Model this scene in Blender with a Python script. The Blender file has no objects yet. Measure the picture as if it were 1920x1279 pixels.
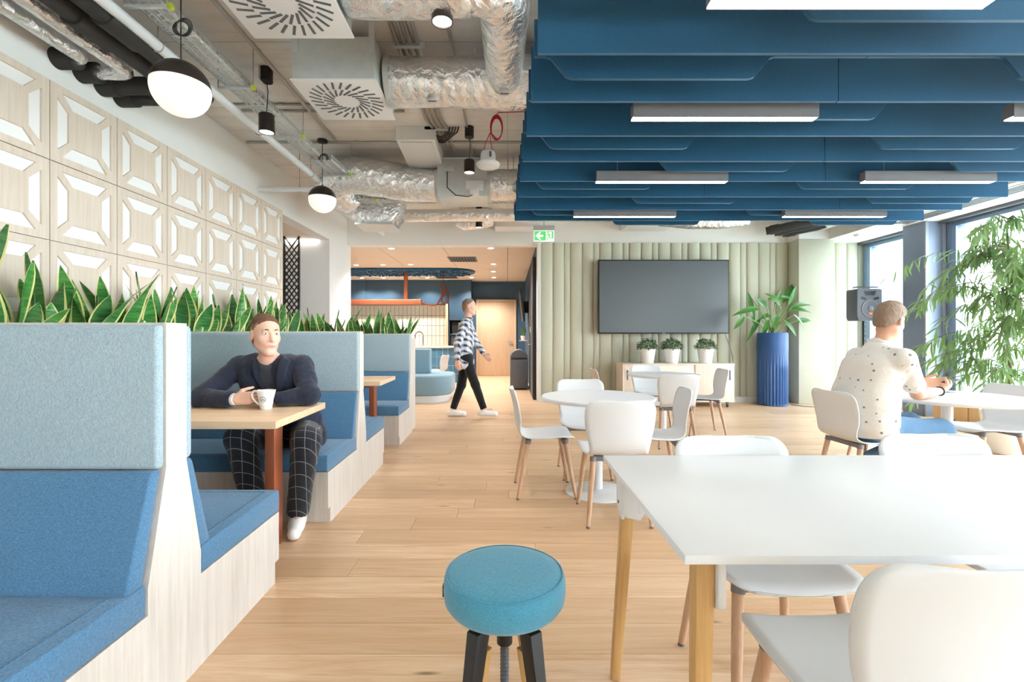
import bpy, bmesh, math, random
import numpy as np
from mathutils import Vector, Matrix, noise as mnoise
R = random.Random(7)
PI = math.pi
D = bpy.data
COL = bpy.context.scene.collection
SC = bpy.context.scene

# ---------------------------------------------------------------- camera, world, lights, exposure
cam_d = D.cameras.new('camera')
cam = D.objects.new('camera', cam_d); COL.objects.link(cam)
cam.location = (0, 0, 1.2); cam.rotation_euler = (PI/2, 0, 0)
cam_d.sensor_width = 36; cam_d.lens = 875/1920*36
cam_d.shift_x = 9/1920; cam_d.shift_y = -6.5/1920
cam_d.clip_start = .05; cam_d.clip_end = 400
SC.camera = cam
SC.view_settings.view_transform = 'Standard'
SC.view_settings.look = 'None'
SC.view_settings.gamma = 1
SC.view_settings.use_curve_mapping = False
SC.view_settings.exposure = 1.15
SC.cycles.max_bounces = 10; SC.cycles.diffuse_bounces = 6; SC.cycles.glossy_bounces = 4
SC.cycles.transparent_max_bounces = 12; SC.cycles.caustics_reflective = False; SC.cycles.caustics_refractive = False
SC.cycles.sample_clamp_indirect = 6

W = D.worlds.new('sky'); SC.world = W; W.use_nodes = True
nt = W.node_tree; nt.nodes.clear()
_o = nt.nodes.new('ShaderNodeOutputWorld'); _b = nt.nodes.new('ShaderNodeBackground')
_tc = nt.nodes.new('ShaderNodeTexCoord'); _sx = nt.nodes.new('ShaderNodeSeparateXYZ'); _cr = nt.nodes.new('ShaderNodeValToRGB')
nt.links.new(_tc.outputs['Generated'], _sx.inputs[0]); nt.links.new(_sx.outputs['Z'], _cr.inputs[0])
_cr.color_ramp.elements[0].position = 0; _cr.color_ramp.elements[0].color = (.86, .94, 1, 1)
_cr.color_ramp.elements[1].position = .9; _cr.color_ramp.elements[1].color = (.68, .84, 1, 1)
nt.links.new(_cr.outputs[0], _b.inputs[0]); _b.inputs['Strength'].default_value = 8.5
nt.links.new(_b.outputs[0], _o.inputs[0])

def light(name, kind, loc, energy, col=(1, 1, 1), rot=(0, 0, 0), size=None, sy=None, portal=False, spot=None):
    l = D.lights.new(name, kind); l.energy = energy; l.color = col
    if kind == 'AREA':
        l.shape = 'RECTANGLE'; l.size = size; l.size_y = sy or size
        if portal: l.cycles.is_portal = True
    elif size is not None: l.shadow_soft_size = size
    if spot: l.spot_size = spot; l.spot_blend = .6
    o = D.objects.new(name, l); COL.objects.link(o); o.location = loc; o.rotation_euler = rot
    return o
# ---------------------------------------------------------------- material helpers
def lin(c):
    if isinstance(c, str): c = tuple(int(c[i:i+2], 16)/255 for i in (0, 2, 4))
    return tuple(x/12.92 if x <= .04045 else ((x+.055)/1.055)**2.4 for x in c)
class NT:
    def __init__(s, name):
        s.m = D.materials.new(name); s.m.use_nodes = True; s.t = s.m.node_tree; s.t.nodes.clear()
        s.out = s.n('OutputMaterial')
    def n(s, kind, **kw):
        nd = s.t.nodes.new('ShaderNode'+kind)
        for k, v in kw.items(): setattr(nd, k, v)
        return nd
    def l(s, a, b): s.t.links.new(a, b)
    def val(s, sock, v):
        if hasattr(v, 'is_output'): s.l(v, sock)
        elif isinstance(v, tuple) and len(v) == 3 and sock.type == 'RGBA': sock.default_value = (*v, 1)
        else: sock.default_value = v
    def math(s, op, a, b=0.0, c=None):
        m = s.n('Math', operation=op); s.val(m.inputs[0], a); s.val(m.inputs[1], b)
        if c is not None: s.val(m.inputs[2], c)
        return m.outputs[0]
    def mix(s, f, a, b, mode='MIX'):
        m = s.n('Mix', data_type='RGBA', blend_type=mode)
        s.val(m.inputs[0], f); s.val(m.inputs[6], a); s.val(m.inputs[7], b); return m.outputs[2]
    def coords(s, kind='Object', scale=(1, 1, 1), rnd=False):
        if kind == 'Position': c = s.n('NewGeometry').outputs['Position']
        else: c = s.n('TexCoord').outputs[kind]
        mp = s.n('Mapping'); s.l(c, mp.inputs[0]); mp.inputs['Scale'].default_value = scale
        if rnd:
            oi = s.n('ObjectInfo'); v = s.n('VectorMath', operation='SCALE'); v.inputs[0].default_value = (37, 61, 23)
            s.l(oi.outputs['Random'], v.inputs['Scale']); s.l(v.outputs[0], mp.inputs['Location'])
        return mp.outputs[0]
    def noise(s, vec, scale, detail=3, rough=.55, dist=0):
        n = s.n('TexNoise'); s.l(vec, n.inputs['Vector']); n.inputs['Scale'].default_value = scale
        n.inputs['Detail'].default_value = detail; n.inputs['Roughness'].default_value = rough; n.inputs['Distortion'].default_value = dist
        return n.outputs['Fac']
    def ramp(s, f, stops):
        r = s.n('ValToRGB'); s.l(f, r.inputs[0]); e = r.color_ramp.elements
        while len(e) < len(stops): e.new(.5)
        for i, (p, c) in enumerate(stops):
            e[i].position = p; e[i].color = (*c, 1) if len(c) == 3 else c
        return r.outputs[0]
    def bump(s, h, strength, dist=.01):
        b = s.n('Bump'); s.l(h, b.inputs['Height']); b.inputs['Strength'].default_value = strength; b.inputs['Distance'].default_value = dist
        return b.outputs[0]
    def bsdf(s, col, rough=.5, metal=0, normal=None, spec=.5, sheen=0, emit=None, es=0, sub=0):
        b = s.n('BsdfPrincipled'); s.val(b.inputs['Base Color'], col if not isinstance(col, tuple) else (*col, 1)); s.val(b.inputs['Roughness'], rough)
        s.val(b.inputs['Metallic'], metal); b.inputs['Specular IOR Level'].default_value = spec
        if normal is not None: s.l(normal, b.inputs['Normal'])
        if sheen: b.inputs['Sheen Weight'].default_value = sheen
        if sub: b.inputs['Subsurface Weight'].default_value = sub; b.inputs['Subsurface Scale'].default_value = .01
        if emit: b.inputs['Emission Color'].default_value = (*emit, 1); b.inputs['Emission Strength'].default_value = es
        s.l(b.outputs[0], s.out.inputs[0]); return b
def plain(name, c, rough=.5, metal=0, var=.04, vs=6, bump=0, bs=60, spec=.5, sheen=0, stretch=(1, 1, 1), emit=None, es=0, coord='Object', dist=.004, sub=0):
    t = NT(name); c = lin(c); v = t.coords(coord, stretch, rnd=(coord == 'Object'))
    f = t.noise(v, vs, 3)
    col = t.mix(f, tuple(x*(1-var) for x in c), tuple(min(1, x*(1+var)) for x in c))
    nrm = t.bump(t.noise(v, bs, 3), bump, dist) if bump else None
    t.bsdf(col, rough, metal, nrm, spec, sheen, emit, es, sub)
    return t.m
def fabric(name, c, var=.22, scale=130, sheen=.25, bump=.5):
    t = NT(name); c = lin(c); v = t.coords('Object', (1, 1, 1), rnd=True)
    a = t.noise(t.coords('Object', (1, 1, 5), rnd=True), scale, 2); b = t.noise(t.coords('Object', (5, 5, 1), rnd=True), scale*.8, 2)
    big = t.noise(v, 3, 2)
    f = t.math('ADD', t.math('MULTIPLY', a, .5), t.math('MULTIPLY', b, .5))
    f2 = t.ramp(f, [(.36, (0, 0, 0)), (.64, (1, 1, 1))])
    col = t.mix(f2, tuple(x*(1-var) for x in c), tuple(min(1, x*(1+var)) for x in c))
    col = t.mix(t.math('MULTIPLY', big, .14), col, tuple(x*.75 for x in c))
    t.bsdf(col, .9, 0, t.bump(f, bump, .002), .25, sheen)
    return t.m
def wood(name, c1, c2, axis='x', rough=.45, coord='Object', scale=1.0, bump=.12, contrast=1):
    t = NT(name); st = {'x': (1.2, 22, 22), 'y': (22, 1.2, 22), 'z': (22, 22, 1.2)}[axis]
    v = t.coords(coord, tuple(x*scale for x in st), rnd=True)
    n1 = t.noise(v, 1.6, 5, .62, .5); n2 = t.noise(v, 6, 4, .6)
    f = t.math('ADD', t.math('MULTIPLY', n1, .7), t.math('MULTIPLY', n2, .3))
    f = t.ramp(f, [(.5-.22/contrast, (0, 0, 0)), (.5+.22/contrast, (1, 1, 1))])
    col = t.mix(f, lin(c1), lin(c2))
    t.bsdf(col, rough, 0, t.bump(f, bump, .001), .4)
    return t.m
M = {}
M['white_paint'] = plain('white_paint', 'eae9e7', .75, var=.015, bump=.06, bs=90, coord='Position')
M['grey_white'] = plain('grey_white_paint', 'dcdbd6', .7, var=.02, coord='Position')
M['white_lam'] = plain('white_laminate', 'e6eaef', .30, var=.01, spec=.35)
M['white_plastic'] = plain('white_plastic', 'dde0e3', .38, var=.01, spec=.45)
M['warm_plastic'] = plain('pale_beige_plastic', 'd9cfc4', .45, var=.01)
M['white_metal'] = plain('white_metal', 'e2e4e6', .35, var=.01)
M['black'] = plain('matt_black_metal', '1d1d1e', .5, var=.1)
M['bronze'] = plain('dark_bronze_metal', '3a3330', .38, .6, var=.06)
M['rubber'] = plain('black_foam_insulation', '2e2d2d', .8, var=.1, bump=.2, bs=150)
M['charcoal'] = plain('charcoal_grey', '5d6169', .55, var=.05)
M['dark_grey'] = plain('dark_grey_bracket', '77767a', .5, var=.04)
M['galv'] = plain('galvanised_steel', 'c9cecf', .4, .35, var=.12, vs=14)
M['zinc'] = plain('zinc_conduit', 'b0aeaa', .45, .5, var=.1)
M['lightgrey_metal'] = plain('light_grey_metal', 'c3c7c8', .5, .2, var=.05)
M['chrome'] = plain('chrome', 'cfcfd0', .15, 1, var=.02)
M['copper'] = plain('copper_paint', 'b5694a', .34, .55, var=.12, vs=9, bump=.05, bs=40)
M['leather'] = plain('cognac_leather', '7a3a22', .55, var=.15)
M['panel_wood'] = wood('pale_panel_oak', 'cfbeac', 'e4d6c8', 'z', .55)
M['booth_wood'] = wood('whitewashed_wood', 'c2bab2', 'dcd6d0', 'z', .5, contrast=1.1)
M['table_wood'] = wood('light_oak_top', 'd0ad89', 'ebcfae', 'x', .4)
M['oak_leg'] = wood('oak_leg', 'bd8f55', 'dcb57c', 'z', .4)
M['beech'] = wood('beech_leg', 'b48e72', 'd4b195', 'z', .42)
M['ceil_wood'] = wood('ceiling_wood', 'dccab8', 'eadecf', 'x', .6, coord='Position')
M['door_wood'] = wood('door_wood', 'c8a888', 'dcc0a1', 'z', .5)
M['ply'] = wood('plywood', 'd3a873', 'e8c596', 'z', .5)
M['pale_wood'] = wood('sideboard_wood', 'd8c6b3', 'ecdfd0', 'z', .5)
M['light_blue'] = fabric('light_blue_fabric', '9cb0ba', .3)
M['mid_blue'] = fabric('mid_blue_fabric', '4d7799', .36)
M['teal'] = fabric('teal_felt', '4d98b6', .32, 240, .35)
M['navy_felt'] = fabric('navy_felt', '1b5478', .26, 200, .3, .3)
M['grey_blue'] = fabric('grey_blue_fabric', '7d9bab', .15)
M['sage'] = plain('sage_plaster', 'cbcbb9', .8, var=.03, bump=.12, bs=35, coord='Position')
M['sage_flute'] = plain('sage_flute', 'c4c4b0', .65, var=.03, coord='Position')
M['blue_wall'] = plain('blue_grey_paint', '3d5a72', .6, var=.04, coord='Position')
M['blue_cab'] = plain('blue_cabinet', '3a5870', .5, var=.04)
M['blue_tile'] = plain('glazed_blue_tile', '4a7896', .15, var=.15, vs=3)
M['white_tile'] = plain('glazed_white_tile', 'dfdccf', .2, var=.03)
M['grout_dark'] = plain('dark_grout', '6f6f68', .9)
M['grout_white'] = plain('white_grout', 'dfe3e5', .9)
M['pot_blue'] = plain('matt_blue_pot', '2b5389', .5, var=.05)
M['pot_white'] = plain('white_ceramic_pot', 'f0f0ef', .4, var=.01)
M['soil'] = plain('dark_soil', '3a2e25', .95, var=.3, vs=60)
M['frame_blue'] = plain('grey_blue_window_frame', '8296b0', .4, .2, var=.03)
M['pier_grey'] = plain('slate_grey_panel', '8b939f', .5, .1, var=.04)
M['pier_dark'] = plain('dark_slate_panel', '77839a', .45, .1, var=.04)
M['screen'] = plain('black_glass_screen', '4a5054', .35, var=.02, spec=.6)
def leafy(name, c, rough, var, vs, tr):
    t = NT(name); c = lin(c); f = t.noise(t.coords('Object', rnd=True), vs, 3); oi = t.n('ObjectInfo')
    col = t.mix(f, tuple(x*(1-var) for x in c), tuple(min(1, x*(1+var)) for x in c))
    b = t.bsdf(col, rough, 0, None, .5); ts = t.n('BsdfTranslucent'); t.l(t.mix(.5, col, lin('b5d46a')), ts.inputs[0])
    mx = t.n('MixShader'); mx.inputs[0].default_value = tr; t.l(b.outputs[0], mx.inputs[1]); t.l(ts.outputs[0], mx.inputs[2]); t.l(mx.outputs[0], t.out.inputs[0]); return t.m
M['leaf'] = leafy('glossy_green_leaf', '427a33', .33, .35, 14, .12)
M['leaf_pale'] = leafy('pale_green_leaf', '71915f', .45, .35, 9, .22)
M['fade1'] = plain('cropped_brown_fade', 'a5785c', .7, var=.2, vs=120, bump=.5, bs=260)
M['fade2'] = plain('cropped_fair_fade', '86705f', .7, var=.2, vs=120, bump=.5, bs=260)
M['leaf_dark'] = plain('dark_green_leaf', '5d7a58', .5, var=.3, vs=25)
M['stem'] = plain('green_stem', '7d9a52', .5, var=.15)
M['bark'] = plain('grey_bark', '7b6a5a', .85, var=.2, vs=30)
M['snake_edge'] = plain('yellow_leaf_edge', 'dcd98f', .4, var=.08)
M['red_wire'] = plain('red_cable', 'c3202a', .45)
M['green_sign'] = plain('green_sign_face', '4fc06a', .4, emit=lin('6fd884'), es=.3)
M['white_sign'] = plain('white_sign_face', 'f4fff2', .4, emit=(.95, 1, .93), es=.3)
M['lime'] = plain('lime_plastic_cap', 'c6e04a', .5)
M['orange'] = plain('orange_label', 'f0703a', .5, emit=lin('f0703a'), es=.4)
M['led'] = plain('led_diffuser', 'fff6ee', .5, emit=(1, .97, .94), es=16)
M['led_soft'] = plain('cove_light', 'fff6ee', .5, emit=(1, .95, .9), es=3)
M['inlay'] = plain('white_inlay', 'eeedec', .4, var=.01)
M['globe'] = plain('opal_globe', 'e9ded2', .4, emit=(1, .94, .87), es=.28)
M['lamp_face'] = plain('spot_lens', 'fff6ea', .4, emit=(1, .93, .84), es=6)
M['skin'] = plain('fair_skin', 'e6b9a3', .5, var=.05, vs=30, sub=.15)
M['skin2'] = plain('tan_skin', 'dfae92', .5, var=.05, vs=30, sub=.15)
M['lip'] = plain('lips', 'cc8a80', .45, sub=.1)
M['eye_white'] = plain('eye_white', 'efebe6', .2)
M['iris'] = plain('grey_blue_iris', '56646a', .2)
M['hair_brown'] = plain('brown_cropped_hair', '6f4c36', .75, var=.35, vs=120, bump=.8, bs=260)
M['hair_fair'] = plain('light_brown_hair', '8a7563', .75, var=.3, vs=90, bump=.9, bs=160)
M['navy_wool'] = fabric('navy_jacket_cloth', '2a2f40', .22, 420, .15, .2)
M['tshirt'] = fabric('charcoal_tshirt', '3b3e48', .1, 300)
M['denim'] = fabric('blue_denim', '668fb5', .18, 260)
M['black_cloth'] = fabric('black_trousers', '17181c', .1, 200)
M['shoe_white'] = plain('white_shoe', 'efefef', .5, var=.02)
M['shoe_grey'] = plain('grey_shoe', '66666a', .7)
M['asphalt'] = plain('pale_ground', 'c9cdc2', .9, var=.2, vs=.3, coord='Position')
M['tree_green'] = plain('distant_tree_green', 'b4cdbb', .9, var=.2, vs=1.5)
M['facade'] = plain('pale_facade', 'cfd3d8', .8, var=.03)

def _glass():
    t = NT('window_glass'); tr = t.n('BsdfTransparent'); gl = t.n('BsdfGlossy'); gl.inputs['Roughness'].default_value = .02
    tr.inputs[0].default_value = (.97, .985, .985, 1)
    lw = t.n('LayerWeight'); lw.inputs[0].default_value = .5
    fr = t.math('MULTIPLY_ADD', t.math('POWER', lw.outputs['Facing'], 5.0), .7, .035)
    mx = t.n('MixShader'); t.l(fr, mx.inputs[0]); t.l(tr.outputs[0], mx.inputs[1]); t.l(gl.outputs[0], mx.inputs[2])
    t.l(mx.outputs[0], t.out.inputs[0]); return t.m
M['glass'] = _glass()
def _floor():
    t = NT('oak_floor_plank'); v = t.coords('Position', (1.0, 15, 15), rnd=True)
    n1 = t.noise(v, 1.1, 6, .65, 1.2); n2 = t.noise(v, 7, 4, .6); vk = t.coords('Position', (1.3, 6.5, 1), rnd=True)
    f = t.ramp(t.math('ADD', t.math('MULTIPLY', n1, .75), t.math('MULTIPLY', n2, .25)), [(.33, (0, 0, 0)), (.67, (1, 1, 1))])
    col = t.mix(f, lin('cba27a'), lin('ecd0b0'))
    oi = t.n('ObjectInfo'); col = t.mix(t.math('MULTIPLY', oi.outputs['Random'], .6), col, lin('b8926c'))
    vo = t.n('TexVoronoi'); t.l(vk, vo.inputs['Vector']); vo.inputs['Scale'].default_value = 1.5
    knot = t.ramp(vo.outputs['Distance'], [(.03, (1, 1, 1)), (.12, (0, 0, 0))])
    sel = t.ramp(t.noise(vk, .9, 1), [(.47, (0, 0, 0)), (.53, (1, 1, 1))])
    col = t.mix(t.math('MULTIPLY', t.math('MULTIPLY', knot, sel), .75), col, lin('5e4029'))
    streak = t.ramp(t.noise(t.coords('Position', (.8, 40, 1), rnd=True), 1.5, 3, .7), [(.62, (0, 0, 0)), (.74, (1, 1, 1))])
    col = t.mix(t.math('MULTIPLY', streak, .5), col, lin('8f653f'))
    t.bsdf(col, t.math('ADD', .3, t.math('MULTIPLY', f, .12)), 0, t.bump(f, .1, .001), .45); return t.m
M['floor'] = _floor()
def _concrete():
    t = NT('board_marked_concrete'); v = t.coords('Position'); vs = t.coords('Position', (1, 9, 1))
    a = t.noise(v, 1.6, 6, .65); b = t.noise(vs, 1.2, 4, .6)
    f = t.math('ADD', t.math('MULTIPLY', a, .6), t.math('MULTIPLY', b, .4))
    col = t.ramp(f, [(.3, lin('cbc7c3')), (.52, lin('dfdcd8')), (.72, lin('ebe9e6'))])
    sx = t.n('SeparateXYZ'); t.l(v, sx.inputs[0])
    fr = t.math('FRACT', t.math('DIVIDE', sx.outputs['Y'], .5)); ln = t.math('LESS_THAN', fr, .018)
    fr2 = t.math('FRACT', t.math('DIVIDE', sx.outputs['X'], 2.4)); ln2 = t.math('LESS_THAN', fr2, .003)
    ln = t.math('MAXIMUM', ln, ln2)
    col = t.mix(t.math('MULTIPLY', ln, .4), col, lin('6f665e'))
    t.bsdf(col, .85, 0, t.bump(t.math('SUBTRACT', f, ln), .35, .006), .3); return t.m
M['concrete'] = _concrete()
def _foil():
    t = NT('aluminium_foil_wrap'); v = t.coords('Object', (1, 1, 1), rnd=True)
    a = t.noise(v, 10, 5, .62, .8); vo = t.n('TexVoronoi'); t.l(v, vo.inputs['Vector']); vo.inputs['Scale'].default_value = 17
    h = t.math('ADD', a, t.math('MULTIPLY', vo.outputs['Distance'], .5))
    t.bsdf(lin('eef0f2'), .24, .88, t.bump(h, .85, .03), .5); return t.m
M['foil'] = _foil()
def _snake():
    t = NT('snake_plant_leaf'); v = t.coords('Object', (1, 1, 1), rnd=True)
    w = t.noise(t.coords('Object', (6, 6, 40), rnd=True), 1.4, 3, .6)
    oi = t.n('ObjectInfo')
    col = t.ramp(w, [(.32, lin('26592b')), (.5, lin('3f8a35')), (.7, lin('74a55c'))])
    col = t.mix(t.math('MULTIPLY', oi.outputs['Random'], .5), col, lin('3c5c4a'))
    t.bsdf(col, .32, 0, None, .5); return t.m
M['snake'] = _snake()
def _grid_cloth(name, base, line, cell, width, plaid=False):
    t = NT(name); v = t.coords('Object', (1, 1, 1)); sx = t.n('SeparateXYZ'); t.l(v, sx.inputs[0])
    ax = t.math('ADD', sx.outputs['X'], t.math('MULTIPLY', sx.outputs['Y'], .35)); zz = t.math('ADD', sx.outputs['Z'], t.math('MULTIPLY', sx.outputs['Y'], .8))
    def band(s_, w): return t.math('LESS_THAN', t.math('FRACT', t.math('DIVIDE', s_, cell)), w)
    if plaid:
        n = t.noise(t.coords('Object', (2.2, 2.2, 9)), 3.2, 3, .6, .6)
        b1 = t.ramp(t.math('FRACT', t.math('DIVIDE', t.math('ADD', zz, t.math('MULTIPLY', n, .05)), cell)), [(.35, (0, 0, 0)), (.5, (1, 1, 1))])
        b2 = t.ramp(t.math('FRACT', t.math('DIVIDE', ax, cell*1.3)), [(.4, (0, 0, 0)), (.6, (1, 1, 1))])
        f = t.math('ADD', t.math('MULTIPLY', b1, .65), t.math('MULTIPLY', b2, .3))
    else:
        f = t.math('MULTIPLY', t.math('MAXIMUM', band(ax, width), band(zz, width)), .55)
    col = t.mix(f, lin(base), lin(line))
    t.bsdf(col, .9, 0, t.bump(t.noise(v, 14, 3), .25, .012), .25, .2); return t.m
M['check'] = _grid_cloth('black_window_check_cloth', '1f2128', 'a7adb5', .062, .055)
M['plaid'] = _grid_cloth('navy_white_plaid_cloth', '343a52', 'e3e6ec', .085, .5, True)
def _dots():
    t = NT('white_shirt_small_motifs'); v = t.coords('Object', (1, 1, 1))
    vo = t.n('TexVoronoi'); t.l(v, vo.inputs['Vector']); vo.inputs['Scale'].default_value = 17; vo.inputs['Randomness'].default_value = .55
    d = t.math('LESS_THAN', vo.outputs['Distance'], .16)
    col = t.mix(t.math('MULTIPLY', d, .75), lin('dcd9d4'), lin('45464d'))
    t.bsdf(col, .85, 0, t.bump(t.noise(v, 11, 4, .6, .6), .5, .02), .25, .1); return t.m
M['dots'] = _dots()

# ---------------------------------------------------------------- geometry helpers
WM = {}
class MB:
    """collects faces, then links them as one mesh object"""
    def __init__(s): s.v = []; s.f = []; s.m = []
    def add(s, verts, faces, mat=0):
        k = len(s.v); s.v += [tuple(p) for p in verts]; s.f += [tuple(i+k for i in f) for f in faces]; s.m += [mat]*len(faces); return s
    def box(s, lo, hi, mat=0, rot=None, piv=None):
        (x0, y0, z0), (x1, y1, z1) = lo, hi
        p = [Vector(q) for q in ((x0, y0, z0), (x1, y0, z0), (x1, y1, z0), (x0, y1, z0), (x0, y0, z1), (x1, y0, z1), (x1, y1, z1), (x0, y1, z1))]
        if rot is not None:
            c = Vector(piv) if piv else sum(p, Vector())/8
            p = [c+rot@(q-c) for q in p]
        return s.add(p, [(3, 2, 1, 0), (4, 5, 6, 7), (0, 1, 5, 4), (1, 2, 6, 5), (2, 3, 7, 6), (3, 0, 4, 7)], mat)
    def cbox(s, c, d, mat=0, rot=None): return s.box([c[i]-d[i]/2 for i in range(3)], [c[i]+d[i]/2 for i in range(3)], mat, rot)
    def prism(s, poly, axis, a, b, mat=0):
        n = len(poly)
        def pt(u, w, t): return {'x': (t, u, w), 'y': (u, t, w), 'z': (u, w, t)}[axis]
        area = sum(poly[i][0]*poly[(i+1) % n][1]-poly[(i+1) % n][0]*poly[i][1] for i in range(n))
        if axis == 'y': area = -area
        if area < 0: poly = poly[::-1]
        if a > b: a, b = b, a
        v = [pt(u, w, a) for u, w in poly]+[pt(u, w, b) for u, w in poly]
        f = [tuple(range(n-1, -1, -1)), tuple(range(n, 2*n))]+[(i, (i+1) % n, n+(i+1) % n, n+i) for i in range(n)]
        return s.add(v, f, mat)
    def tube(s, pts, r, n=12, mat=0, caps=True, wrinkle=0, up=None):
        pts = [Vector(p) for p in pts]; k = len(pts); rs = r if isinstance(r, (list, tuple)) else [r]*k
        v = []; prev = None
        for i, p in enumerate(pts):
            t = (pts[min(i+1, k-1)]-pts[max(i-1, 0)]).normalized()
            if prev is None:
                u = t.orthogonal().normalized() if up is None else (Vector(up)-t*t.dot(Vector(up))).normalized()
            else:
                u = (prev-t*t.dot(prev)).normalized()
            prev = u; w = t.cross(u)
            for j in range(n):
                a = 2*PI*j/n; q = u*math.cos(a)+w*math.sin(a); rr = rs[i]
                if wrinkle: rr *= 1+wrinkle*mnoise.noise(Vector((p+q*rs[i])*9))
                v.append(p+q*rr)
        f = []
        for i in range(k-1):
            for j in range(n):
                a = i*n+j; b = i*n+(j+1) % n; f.append((a, b, b+n, a+n))
        if caps: f += [tuple(range(n-1, -1, -1)), tuple(range((k-1)*n, k*n))]
        return s.add(v, f, mat)
    def cyl(s, a, b, r, r2=None, n=20, mat=0): return s.tube([a, b], [r, r if r2 is None else r2], n, mat)
    def lathe(s, prof, n=32, c=(0, 0, 0), mat=0, cap0=True, cap1=True, mod=None):
        v = []
        for r, z in prof:
            for j in range(n):
                a = 2*PI*j/n; rr = r if mod is None else mod(r, z, a)
                v.append((c[0]+rr*math.cos(a), c[1]+rr*math.sin(a), c[2]+z))
        f = []; k = len(prof)
        for i in range(k-1):
            for j in range(n):
                a = i*n+j; b = i*n+(j+1) % n; f.append((a, b, b+n, a+n))
        if cap0: f.append(tuple(range(n-1, -1, -1)))
        if cap1: f.append(tuple(range((k-1)*n, k*n)))
        return s.add(v, f, mat)
    def ball(s, c, r, n=16, mat=0, R3=None):
        rx, ry, rz = r if isinstance(r, (tuple, list)) else (r, r, r); v = []; m = n//2; c = Vector(c)
        for i in range(1, m):
            for j in range(n):
                th = PI*i/m; a = 2*PI*j/n
                q = Vector((rx*math.sin(th)*math.cos(a), ry*math.sin(th)*math.sin(a), -rz*math.cos(th))); v.append(c+(R3@q if R3 else q))
        v += [c+(R3@Vector((0, 0, -rz)) if R3 else Vector((0, 0, -rz))), c+(R3@Vector((0, 0, rz)) if R3 else Vector((0, 0, rz)))]
        f = []
        for i in range(m-2):
            for j in range(n):
                a = i*n+j; b = i*n+(j+1) % n; f.append((a, b, b+n, a+n))
        b0 = (m-1)*n
        for j in range(n):
            f.append((b0, (j+1) % n, j)); f.append((b0+1, (m-2)*n+j, (m-2)*n+(j+1) % n))
        return s.add(v, f, mat)
    def grid(s, fn, nu, nv, mat=0, flip=False):
        v = [fn(i/nu, j/nv) for j in range(nv+1) for i in range(nu+1)]; f = []
        for j in range(nv):
            for i in range(nu):
                a = j*(nu+1)+i; q = (a, a+1, a+nu+2, a+nu+1); f.append(q[::-1] if flip else q)
        return s.add(v, f, mat)
    def mesh(s, name, mats, bevel=0, seg=2, angle=35, inv=None):
        me = D.meshes.new(name)
        vv = s.v if inv is None else [tuple(inv@Vector(p)) for p in s.v]
        me.from_pydata(vv, [], s.f)
        for m in (mats if isinstance(mats, (list, tuple)) else [mats]): me.materials.append(M[m] if isinstance(m, str) else m)
        me.polygons.foreach_set('material_index', s.m)
        if bevel:
            bm = bmesh.new(); bm.from_mesh(me); bmesh.ops.recalc_face_normals(bm, faces=bm.faces)
            es = [e for e in bm.edges if len(e.link_faces) == 2 and e.calc_face_angle(0) > math.radians(30)]
            bmesh.ops.bevel(bm, geom=es, offset=bevel, segments=seg, profile=.5, affect='EDGES', clamp_overlap=True)
            bm.to_mesh(me); bm.free()
        me.polygons.foreach_set('use_smooth', [True]*len(me.polygons))
        me.set_sharp_from_angle(angle=math.radians(angle)); me.update()
        return me
    def build(s, name, mats, parent=None, bevel=0, seg=2, angle=35, solid=0):
        """vertices are in scene coordinates; stored in the parent's frame"""
        inv = WM[parent.name].inverted() if parent is not None else None
        o = D.objects.new(name, s.mesh(name, mats, bevel, seg, angle, inv)); COL.objects.link(o)
        if parent is not None: o.parent = parent; WM[o.name] = WM[parent.name]
        else: WM[o.name] = Matrix()
        if solid:
            md = o.modifiers.new('thickness', 'SOLIDIFY'); md.thickness = solid; md.offset = 0
        return o
def inst(name, me, parent, mat4):
    o = D.objects.new(name, me); COL.objects.link(o); w = WM[parent.name] if parent is not None else Matrix()
    if parent is not None: o.parent = parent
    o.matrix_basis = w.inverted()@mat4; WM[o.name] = mat4.copy(); return o
def tag(o, label, cat, group=None):
    o['label'] = label; o['category'] = cat
    if group: o['group'] = group
    return o
def thing(name, label, cat, loc=(0, 0, 0), rz=0, group=None):
    o = D.objects.new(name, None); COL.objects.link(o); o.empty_display_size = .1
    o.location = loc; o.rotation_euler = (0, 0, rz); WM[o.name] = Matrix.Translation(loc)@Matrix.Rotation(rz, 4, 'Z')
    return tag(o, label, cat, group)
def move(o, loc, rz=0): o.location = loc; o.rotation_euler = (0, 0, rz)
def dup(root, loc, rz, label, group=None):
    r = root.copy(); COL.objects.link(r); r.location = loc; r.rotation_euler = (0, 0, rz); r['label'] = label
    if group: r['group'] = group
    def kids(a, b):
        for ch in list(a.children):
            c = ch.copy(); COL.objects.link(c); c.parent = b; kids(ch, c)
    kids(root, r); return r
def structure(o): o['kind'] = 'structure'; return o
ORD = 'first second third fourth fifth sixth seventh eighth ninth tenth eleventh twelfth thirteenth fourteenth fifteenth sixteenth seventeenth eighteenth nineteenth twentieth twenty-first twenty-second twenty-third twenty-fourth twenty-fifth twenty-sixth'.split()
def P(px, py, Y): return Vector(((px-951)*Y/875, Y, 1.2-(py-633)*Y/875))
def arc(c, r, a0, a1, n, plane='xy'):
    out = []
    for i in range(n+1):
        a = a0+(a1-a0)*i/n; u, w = r*math.cos(a), r*math.sin(a)
        out.append({'xy': (c[0]+u, c[1]+w, c[2]), 'xz': (c[0]+u, c[1], c[2]+w), 'yz': (c[0], c[1]+u, c[2]+w)}[plane])
    return out
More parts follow.
